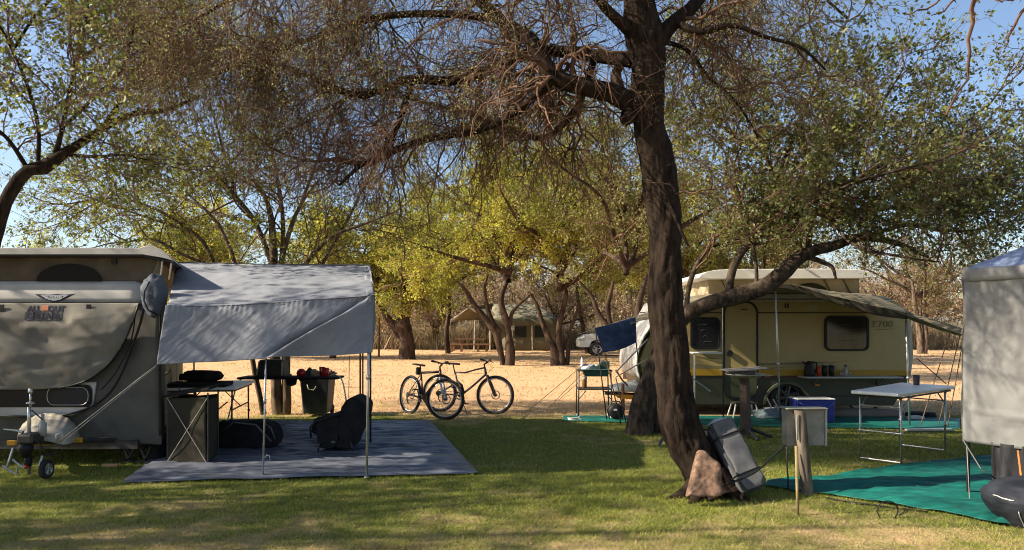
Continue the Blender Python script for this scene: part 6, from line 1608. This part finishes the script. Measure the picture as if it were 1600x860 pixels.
for li in range(nl):
    th = .040; off_ = dp * (-.115 + li * .043); wv = .135 - .012 * abs(li - 2.2); sh = .03 * math.sin(li * 2.3)
    def lay(u, v, li=li, off_=off_, wv=wv, sh=sh, th=th):
        a = v * 2 * math.pi
        def sp(x): return math.copysign(abs(x) ** .5, x)
        e = min(1, min(u, 1 - u) * 16) ** .5
        q = Vector((u * 5, math.cos(a) * 1.4 + li, math.sin(a)))
        k = 1 + .10 * noise.noise(q) + .05 * noise.noise(q * 3.1)
        return tB.lerp(tA, u * 1.0 + sh * (u - .3)) + off_ + wd * sp(math.cos(a)) * wv * k * (.85 + .15 * e) + dp * sp(math.sin(a)) * th * .55 * k * (.4 + .6 * e) + dp * .012 * noise.noise(Vector((u * 4, li * .3, math.cos(a))))
    MB().grid(lay, 40, 28).build('canvas_layer', mat('bundle_grey', (.035, .038, .045), .8, (.075, .08, .09), 4, .01, 20) if li % 2 else mat('bundle_white', (.12, .12, .118), .8, (.07, .073, .08), 8), bd, smooth=True)
for t_ in (.22, .78):
    c_ = tB.lerp(tA, t_)
    pts = [c_ + wd * math.copysign(abs(math.cos(a)) ** .5, math.cos(a)) * .148 + dp * math.copysign(abs(math.sin(a)) ** .5, math.sin(a)) * .145 for a in np.linspace(0, 2 * math.pi, 25)]
    MB().tube(pts, .008, 5).build('strap', M_black, bd, smooth=True)
for q_ in range(3):
    pts = [tA + ax * (.02 + .012 * q_) + wd * math.cos(a) * (.10 - .025 * q_) + dp * math.sin(a) * (.08 - .02 * q_) for a in np.linspace(0, 2 * math.pi, 20)]
    MB().tube(pts, .011, 5).build('rope_coil', mat('coil_white', (.42, .42, .41), .8), bd, smooth=True)
ul = thing('shade_filler', 'black filler standing for the shade between the trunk and the canvas bundle', 'bag', G(1140, 772))  # added dark shape standing in for the trunk's shade under the bundle
def shade_fill(u, v):
    a = v * 2 * math.pi; c_ = P(1150, 772, 7.12).lerp(P(1106, 672, 7.42), u); r = .17 * (math.sin(math.pi * (.12 + .8 * u)) ** .5) * (1 + .15 * noise.noise(Vector((u * 4, math.cos(a) * 2, math.sin(a) * 2))))
    return c_ + Vector((math.cos(a) * r * .9, math.sin(a) * r * .7, 0))
MB().grid(shade_fill, 20, 20).build('bag_body', M_blackcloth, ul, smooth=True)
# meter box on a leaning wooden post
Yu = 7.05
ub = thing('meter_box', 'grey metal meter box on a weathered wooden post beside the trunk', 'meter box', (P(1262, 0, Yu).x, Yu, 0))
pb = Vector((P(1262, 0, Yu).x, Yu, -.02)); pt = P(1249, 641, Yu)
def postf(u, v):
    a = v * 2 * math.pi; r = .056 * (1 - .1 * u) * (1 + .10 * noise.noise(Vector((math.cos(a) * 2, math.sin(a) * 2, u * 4))))
    return pb.lerp(pt, u) + Vector((math.cos(a) * r, math.sin(a) * r, 0))
MB().grid(postf, 30, 20).build('post', mat('post_wood', (.07, .055, .04), .9, (.19, .155, .12), 9, .01, 50, stretch=(1, 1, .25)), ub, smooth=True)
M_boxm = mat('box_metal', (.13, .13, .11), .6, (.24, .235, .205), 5, spec=.4, metal=.1, lo=.3, hi=.6)
bc = P(1254.5, 667, Yu + .12)
MB().box(bc, (.37, .13, .35), .04, bev=.006).build('box_shell', M_boxm, ub)
MB().box(bc + Vector((0, -.01, .184)), (.40, .19, .014), .04, bev=.004).build('box_lid', M_boxm, ub)
MB().box(bc + Vector((.193, -.0, 0)), (.018, .15, .35), .04, bev=.004).build('box_edge', mat('box_pale', (.32, .32, .30), .5), ub)
MB().box(P(1246, 668, Yu - .045), (.022, .012, .24), Matrix.Rotation(.03, 3, 'Y'), bev=.003).build('back_plate', M_boxm, ub)
sk = thing('yellow_stake', 'thin yellow-brown stake standing in front of the meter box', 'stake', G(1246, 800))
MB().tube([G(1246.5, 806) - Vector((0, 0, .03)), P(1244, 697, 6.3)], [.012, .015], 8).build('stake', mat('stake_yellow', (.20, .15, .065), .8, (.30, .23, .11), 8), sk, smooth=True)
cbz = thing('power_cable', 'black cable running from the meter box down past the bundle to the stone', 'cable', G(1130, 772))
MB().tube([Vector(q) for q in spline([tuple(P(1226, 697, 6.95)), tuple(P(1205, 716, 6.85)), tuple(P(1180, 738, 6.75)), tuple(P(1150, 752, 6.68)), tuple(P(1120, 764, 6.64)), tuple(P(1090, 775, 6.62))], 24)], .008, 6).build('cable', M_black, cbz, smooth=True)
cb2 = thing('power_cable', 'black cable hanging straight down from the meter box to the lawn', 'cable', G(1232, 768))
MB().tube([Vector(q) for q in spline([tuple(P(1230, 697, 7.0)), tuple(P(1229, 720, 6.98)), tuple(P(1231, 745, 6.98)), tuple(P(1234, 766, 7.05)), tuple(P(1262, 768, 7.1)), tuple(P(1290, 776, 7.0)), tuple(G(1330, 786, .01)), tuple(G(1368, 789, .01))], 40)], .007, 6).build('cable', M_black, cb2, smooth=True)
lp = thing('wire_loop', 'loop of black wire standing up from the grass before the green sheet', 'wire', G(1385, 812))
A3 = [G(1376, 811), P(1371, 800, 6.15), P(1374, 788, 6.15), P(1386, 783, 6.15), P(1398, 787, 6.15), P(1403, 797, 6.15), P(1400, 806, 6.15), G(1396, 812), G(1412, 800, .01), G(1420, 794, .01)]
MB().tube([Vector(q) for q in spline([tuple(p) for p in A3], 40)], .006, 6).build('wire', M_black, lp, smooth=True)
for i, (pts_, lb2) in enumerate((([(1290, 778), (1320, 783), (1350, 787), (1400, 794), (1450, 800)], 'thin black wire lying along the near edge of the green sheet'), ([(1015, 697), (1027, 688), (1036, 680)], None))):
    if lb2:
        w_ = thing('ground_wire', lb2, 'wire', G(*pts_[0])); MB().tube([G(x, y, .015) for x, y in pts_], .007, 5).build('wire', M_black, w_, smooth=True)
stk = thing('tent_peg', 'short dark stake leaning in the lawn left of the leaning trunk', 'peg', G(1030, 698))
MB().tube([G(1028, 699), P(1037, 682, 9.9)], .02, 6).build('peg', M_dsteel, stk)
# ================================================================ WHITE FOLDING TABLE, RIGHT
wt2 = thing('folding_table', 'white plastic folding table with square leg frames on the lawn at the right', 'table', G(1410, 715))
c1, c2, c3, c4 = PZ(1328, 8.9, .85), PZ(1402, 8.25, .85), PZ(1493, 9.35, .85), PZ(1424, 10.0, .85)
# corners of the top at one height
zt = .80
def atz(px, py, z):  # point at height z seen at pixel
    Y = (EYE - z) * F / (py - HY); return Vector(((px - 800) * Y / F, Y, z))
T1, T2, T3, T4 = atz(1328, 618, zt), atz(1404, 621, zt), atz(1492, 615.5, zt), atz(1420, 613, zt)
T1, T2 = Vector((P(1329, 0, 8.75).x, 8.75, zt)), Vector((P(1404, 0, 8.35).x, 8.35, zt))
T3, T4 = Vector((P(1493, 0, 9.45).x, 9.45, zt)), Vector((P(1408, 0, 10.0).x, 10.0, zt))
MB().prism([T1, T2, T3, T4], (0, 0, .04)).build('table_top', M_white, wt2, bevel=.012)
def TL(u, v, z):
    p = T1.lerp(T2, u).lerp(T4.lerp(T3, u), v); p.z = z; return p
fr_ = MB()
for v in (.06, .94):
    fr_.tube([TL(.05, v, zt - .02), TL(.95, v, zt - .02)], .014, 6)
for u in (.05, .95): fr_.tube([TL(u, .05, zt - .02), TL(u, .95, zt - .02)], .012, 6)
fr_.build('under_frame', M_dsteel, wt2)
for v, vv in ((.10, .10), (.88, .88)):
    for u in (.08, .92):
        MB().tube([TL(u, v, zt - .02), TL(u, v, .015)], .012, 8).tube([TL(u, v, .34), TL(u, v, .38)], .018, 8).build('leg', M_steel, wt2, smooth=True)
        MB().tube([TL(u, v, .62), TL(u, v + (.14 if v < .5 else -.14), zt - .03)], .009, 6).build('brace', M_steel, wt2)
    for z in (.03, .36):
        if z == .36 and v > .5: continue
        MB().tube([TL(.08, v, z), TL(.92, v, z)], .011, 6).build('leg_rail', M_steel, wt2)
    MB().tube([TL(.08, v, .66), TL(.92, v, .66)], .009, 6).build('leg_rail', M_steel, wt2)
mg = cup('cup', 'dark grey tumbler on the far end of the white folding table', 'cup', TL(.45, .82, zt + .04), .042, .13, mat('cup_grey', (.05, .05, .055), .5), handle=False)
# ================================================================ GREY GAZEBO, RIGHT
tn = thing('gazebo', 'grey walled gazebo tent with a blue-grey roof at the right edge', 'tent', (4.27, 7.0, 0))
A0 = Vector((4.27, 7.0, 0)); e1 = Vector((.47, -.883, 0)); e2 = Vector((.883, .47, 0)); S_ = 3.0
M_gaz = mat('gazebo_wall', (.17, .17, .167), .8, (.23, .23, .225), 1.6, .004, 30, trans=.1)
M_gazr = mat('gazebo_roof', (.16, .21, .33), .8, (.22, .27, .40), 2, .003, 40)
corners = [A0, A0 + e1 * S_, A0 + e1 * S_ + e2 * S_, A0 + e2 * S_]
zt_, zb_ = 2.13, .51
apex = (corners[0] + corners[2]) / 2 + Vector((0, 0, 3.15))
for i in range(4):
    a, b = corners[i], corners[(i + 1) % 4]; nrm_ = (b - a).cross(Vector((0, 0, 1))).normalized()
    up = Vector((0, 0, 1))
    def wallf(u, v, a=a, b=b, nrm_=nrm_, i=i):
        p = a.lerp(b, u); p.z = zt_ + (zb_ - zt_) * v
        q = Vector((p.x * 2.2, p.y * 2.2, p.z * 1.6 + i))
        h = .022 * noise.noise(q) + .012 * (1 - 2 * abs(noise.noise(q * 2.2))) + .008 * noise.noise(q * 5)
        if i == 0:
            l = v - (.80 + .06 * u * 3); h += .016 * math.exp(-(l / .012) ** 2) * (1 if u > .02 else 0)
            h += .03 * math.exp(-((u - .012) / .006) ** 2)
        return p + nrm_ * h * min(1, 8 * min(v, 1 - v) + .3)
    MB().grid(wallf, 120 if i == 0 else 30, 60 if i == 0 else 14).build('wall_panel', M_gaz, tn, smooth=True, solid=.004)
    z3 = Vector((0, 0, zt_ + .012))
    def rf(u, v, a=a, b=b):
        p = (a + z3).lerp(b + z3, u).lerp(apex, v)
        p.z -= .06 * math.sin(math.pi * v) + .03 * math.sin(math.pi * u) * (1 - v); return p
    MB().grid(rf, 20, 14).build('roof_panel', M_gazr, tn, smooth=True, solid=.004)
    vmb = loft([a + z3 + nrm_ * .012, b + z3 + nrm_ * .012], [a + z3 - up * .12 + nrm_ * .018, b + z3 - up * .12 + nrm_ * .018], 30, 3, .004, 3)
    vmb.build('valance', M_gaz, tn, smooth=True, solid=.003)
    MB().tube([a + Vector((0, 0, .01)) - nrm_ * .03 + (b - a).normalized() * .03, a + Vector((0, 0, zt_)) - nrm_ * .03 + (b - a).normalized() * .03], .016, 8).build('pole', M_dsteel, tn, smooth=True)
ropeline('tie_cord', A0 + Vector((.02, -.02, zb_)), G(1515, 789) , tn, .0035, m=mat('cord_grey', (.25, .24, .22), .9), sag=-.01)
MB().tube([A0 + Vector((-.02, -.03, zb_ + .02)), A0 + Vector((0.01, -.25, .3)), A0 + Vector((.03, -.28, .27))], .008, 5).build('tie_cord', M_black, tn)
# dark inner curtain showing under the wall, with grey folds
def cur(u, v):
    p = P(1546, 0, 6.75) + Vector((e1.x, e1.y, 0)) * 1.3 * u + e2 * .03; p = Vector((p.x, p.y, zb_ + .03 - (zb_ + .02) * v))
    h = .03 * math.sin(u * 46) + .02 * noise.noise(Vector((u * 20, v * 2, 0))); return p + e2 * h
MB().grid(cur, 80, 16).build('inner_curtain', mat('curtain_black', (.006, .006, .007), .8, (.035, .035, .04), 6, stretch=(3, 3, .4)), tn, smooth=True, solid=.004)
MB().tube([P(1590, 704, 6.4), P(1597, 760, 6.3)], .009, 4).build('orange_strap', M_orange, tn)
nb = thing('covered_box', 'rounded dark navy cover with white piping on the lawn at the lower right corner', 'cover', G(1580, 822))
nc = Vector((P(1630, 0, 5.95).x, 5.95 + .0, 0))
def navy(u, v):
    # squarish in plan, widest a third of the way up, drawn in at the ground
    a = v * 2 * math.pi
    def sp(x): return math.copysign(abs(x) ** .72, x)
    zs = [0, .04, .10, .17, .22, .26, .30, .335, .36, .38]; rs = [.66, .76, .88, .97, 1.0, .97, .89, .74, .48, 0]
    t = u * 9; i0 = min(int(t), 8); f = t - i0; r = rs[i0] * (1 - f) + rs[i0 + 1] * f; z = zs[i0] * (1 - f) + zs[i0 + 1] * f
    p = nc + Vector((sp(math.cos(a)) * .42 * r, sp(math.sin(a)) * .33 * r, z))
    k = .018 * noise.noise(p * 5) + .010 * (1 - 2 * abs(noise.noise(p * 9)))
    return p + Vector((k * math.cos(a), k * math.sin(a), k * (1 if u > .4 else 0)))
MB().grid(navy, 45, 80).build('cover_shell', mat('navy_cover', (.012, .014, .022), .75, (.026, .031, .043), 3, .006, 30, spec=.3), nb, smooth=True)
pts = [navy(.5, v) + Vector((-.004, -.004, .003)) for v in np.linspace(.505, .585, 10)]
MB().tube(pts, .0045, 6).build('piping', M_white, nb, smooth=True)
pts = [navy(.06 + .26 * t, .60) + Vector((-.004, -.004, .0)) for t in np.linspace(0, 1, 8)]
MB().tube(pts, .004, 6).build('piping', M_whitegrey, nb, smooth=True)

# ================================================================ FAR TENT, TABLE, PICKUP
Yf = 48.0
sf = thing('safari_tent', 'far olive safari tent with an open porch at the edge of the wood', 'tent', (P(800, 0, Yf).x, Yf, 0))
M_saf = mat('safari_canvas', (.085, .078, .05), .9, (.12, .11, .07), .8); M_safr = mat('safari_roof', (.15, .14, .095), .9, (.21, .195, .135), .8)
def Fp(x, y, d=0.0): return P(x, y, Yf) + Vector((0, d, 0))
def quad(name, a, b, c_, d_, m, nu=10, nv=4, amp=.03): 
    return MB().grid(lambda u, v: quadpt(a, b, c_, d_, u, v) + Vector((0, amp * noise.noise(Vector((u * 4, v * 4, a.x))), 0)), nu, nv).build(name, m, sf, smooth=True, solid=.02)
W = 3.4
ridA, ridB = Fp(768, 474, W / 2), Fp(842, 474, W / 2)
evL, evR = Fp(768, 499), Fp(872, 499)
quad('roof_slope', ridA, ridB, evR, evL, M_safr)
quad('roof_slope', ridA, ridB, evR + Vector((0, W, 0)), evL + Vector((0, W, 0)), M_safr)
quad('roof_slope', ridB, ridB, evR, evR + Vector((0, W, 0)), M_safr)
quad('valance', Fp(766, 499, -.12), Fp(873, 499, -.12), Fp(873, 509, -.14), Fp(766, 509, -.14), M_saf)
quad('wall', Fp(800, 500, .05), Fp(870, 500, .05), Fp(870, 548, .05), Fp(800, 548, .05), M_saf)
quad('wall', Fp(870, 500, .05), Fp(870, 500, W), Fp(870, 548, W), Fp(870, 548, .05), M_saf)
quad('wall', Fp(782, 500, 1.2), Fp(800, 500, .05), Fp(800, 548, .05), Fp(782, 548, 1.2), M_saf)
quad('wall', Fp(745, 500, W), Fp(870, 500, W), Fp(870, 546, W), Fp(745, 546, W), M_saf)
for x0, x1 in ((804, 822.5), (835.5, 853)):
    MB().prism([Fp(x0, 527.5, -.0), Fp(x1, 527.5, -.0), Fp(x1, 508, -.0), Fp(x0, 508, -.0)], (0, .04, 0)).build('window', mat('tent_window', (.012, .016, .014), .8), sf)
for x in (800, 831): MB().tube([Fp(x, 508, -.1), Fp(x + 1, 549, -.1)], .04, 6).build('pole', mat('pole_pale', (.42, .38, .30), .8), sf)
# porch gable
ap = Fp(733, 481, 0); el, er = Fp(704, 501, 0), Fp(766, 502, 0)
quad('porch_roof', ap, ridA + Vector((0, -.1, .05)), Fp(768, 499, W), el + Vector((0, 1.6, 0)), M_safr)
quad('porch_roof', ap, ap + Vector((1.2, 1.4, .1)), Fp(790, 499, .2), er, M_safr)
MB().tube([el, ap, er], .05, 6).build('gable_bar', mat('pole_pale', (0, 0, 0)), sf)
for (x0, y0, x1, y1) in ((704, 501, 697, 548), (766, 502, 766, 549), (742, 500, 741, 545)):
    MB().tube([Fp(x0, y0, 0), Vector((Fp(x1, 0).x, Yf, 0))], .045, 6).build('pole', mat('pole_pale', (0, 0, 0)), sf)
pt_ = thing('picnic_table', 'dark wooden picnic table with benches beside the far safari tent', 'table', (P(733, 0, 46.5).x, 46.5, 0))
xp0, xp1 = P(711, 0, 46.5).x, P(757, 0, 46.5).x
for k in range(4): MB().box(((xp0 + xp1) / 2, 46.3 + k * .2, .78), (xp1 - xp0, .17, .06)).build('plank', M_rust, pt_)
for s_ in (-1, 1):
    for k in range(2): MB().box(((xp0 + xp1) / 2, 46.6 + s_ * (.75 + k * .17), .46), ((xp1 - xp0) * 1.36, .15, .05)).build('plank', M_rust, pt_)
    for xx in (.22, .78): MB().box((xp0 + (xp1 - xp0) * xx, 46.6 + s_ * .28, .38), (.12, .12, .76)).build('leg', M_rust, pt_)
    for xx in (-.08, 1.08): MB().box((xp0 + (xp1 - xp0) * xx, 46.6 + s_ * .83, .22), (.12, .12, .44)).build('leg', M_rust, pt_)
# reddish fence post with a brace
fp = thing('post', 'reddish steel post with slanting braces right of the awning, before the tall grass', 'post', G(592, 557))
MB().tube([G(592, 558), P(593, 497, 38.5)], .055, 8).build('upright', M_rust, fp)
MB().tube([P(593, 528, 38.5), P(611, 514, 39.5)], .025, 6).build('brace', mat('pole_pale', (0, 0, 0)), fp); MB().tube([G(600, 547), P(612, 522, 40)], .025, 6).build('brace', mat('pole_pale', (0, 0, 0)), fp)
# pickup
pk = thing('pickup', 'white double-cab pickup parked beyond the blue towel', 'pickup', (P(958, 0, 41).x, 41, 0))
Yp = 39.3
def K2(x, z, d=0.0): return Vector((P(904, 0, Yp).x + x, Yp + d, z))
M_car = mat('car_white', (.88, .88, .87), .25, spec=.6, coat=.5)
sil = [(0.05, .48), (0, .75), (.08, .95), (.40, 1.14), (1.15, 1.22), (1.95, 1.72), (2.25, 1.80), (3.35, 1.78), (3.55, 1.70), (3.70, 1.18), (5.0, 1.18), (5.08, .9), (5.05, .50),
       (4.50, .50), (4.40, .80), (4.15, .92), (3.85, .80), (3.72, .48), (1.35, .46), (1.25, .78), (1.0, .90), (.70, .78), (.58, .48)]
MB().prism([K2(x, z) for x, z in sil], (0, 1.75, 0)).build('body', M_car, pk, bevel=.07)
for nm, poly in (('window', [(1.42, 1.20), (2.02, 1.64), (2.40, 1.68), (2.40, 1.20)]), ('window', [(2.48, 1.20), (2.48, 1.68), (3.32, 1.66), (3.45, 1.20)])):
    MB().prism([K2(x, z, -.012) for x, z in poly], (0, .02, 0)).build(nm, M_glass, pk)
for x in (2.44, 1.34, 3.62): MB().prism([K2(x, .6, -.006), K2(x + .02, .6, -.006), K2(x + .02, 1.18, -.006), K2(x, 1.18, -.006)], (0, .01, 0)).build('door_gap', M_black, pk)
for x in (2.2, 3.3): MB().box(K2(x, 1.05, -.02), (.18, .03, .035), bev=.008).build('door_handle', M_dsteel, pk)
MB().prism([K2(x, z, -.01) for x, z in [(.02, .80), (.05, .94), (.40, 1.02), (.34, .84)]], (0, .3, 0)).build('headlight', mat('lamp_glass', (.55, .55, .55), .15, spec=.8), pk)
MB().box(K2(1.45, 1.2, -.14), (.12, .2, .15), bev=.03).build('mirror', M_car, pk)
for x in (.97, 4.13):
    for d in (.02, 1.73):
        wheel(pk, K2(x, .38, d), .38, .24, 'Y', mat('alloy_bright', (.6, .6, .6), .3, metal=.5), spokes=6)
MB().box(K2(2.5, .50, .9), (4.4, 1.4, .2)).build('chassis', M_black, pk)
for d in (0.0,): MB().box(K2(2.55, .42, .03), (2.2, .12, .07)).build('side_step', M_dsteel, pk)
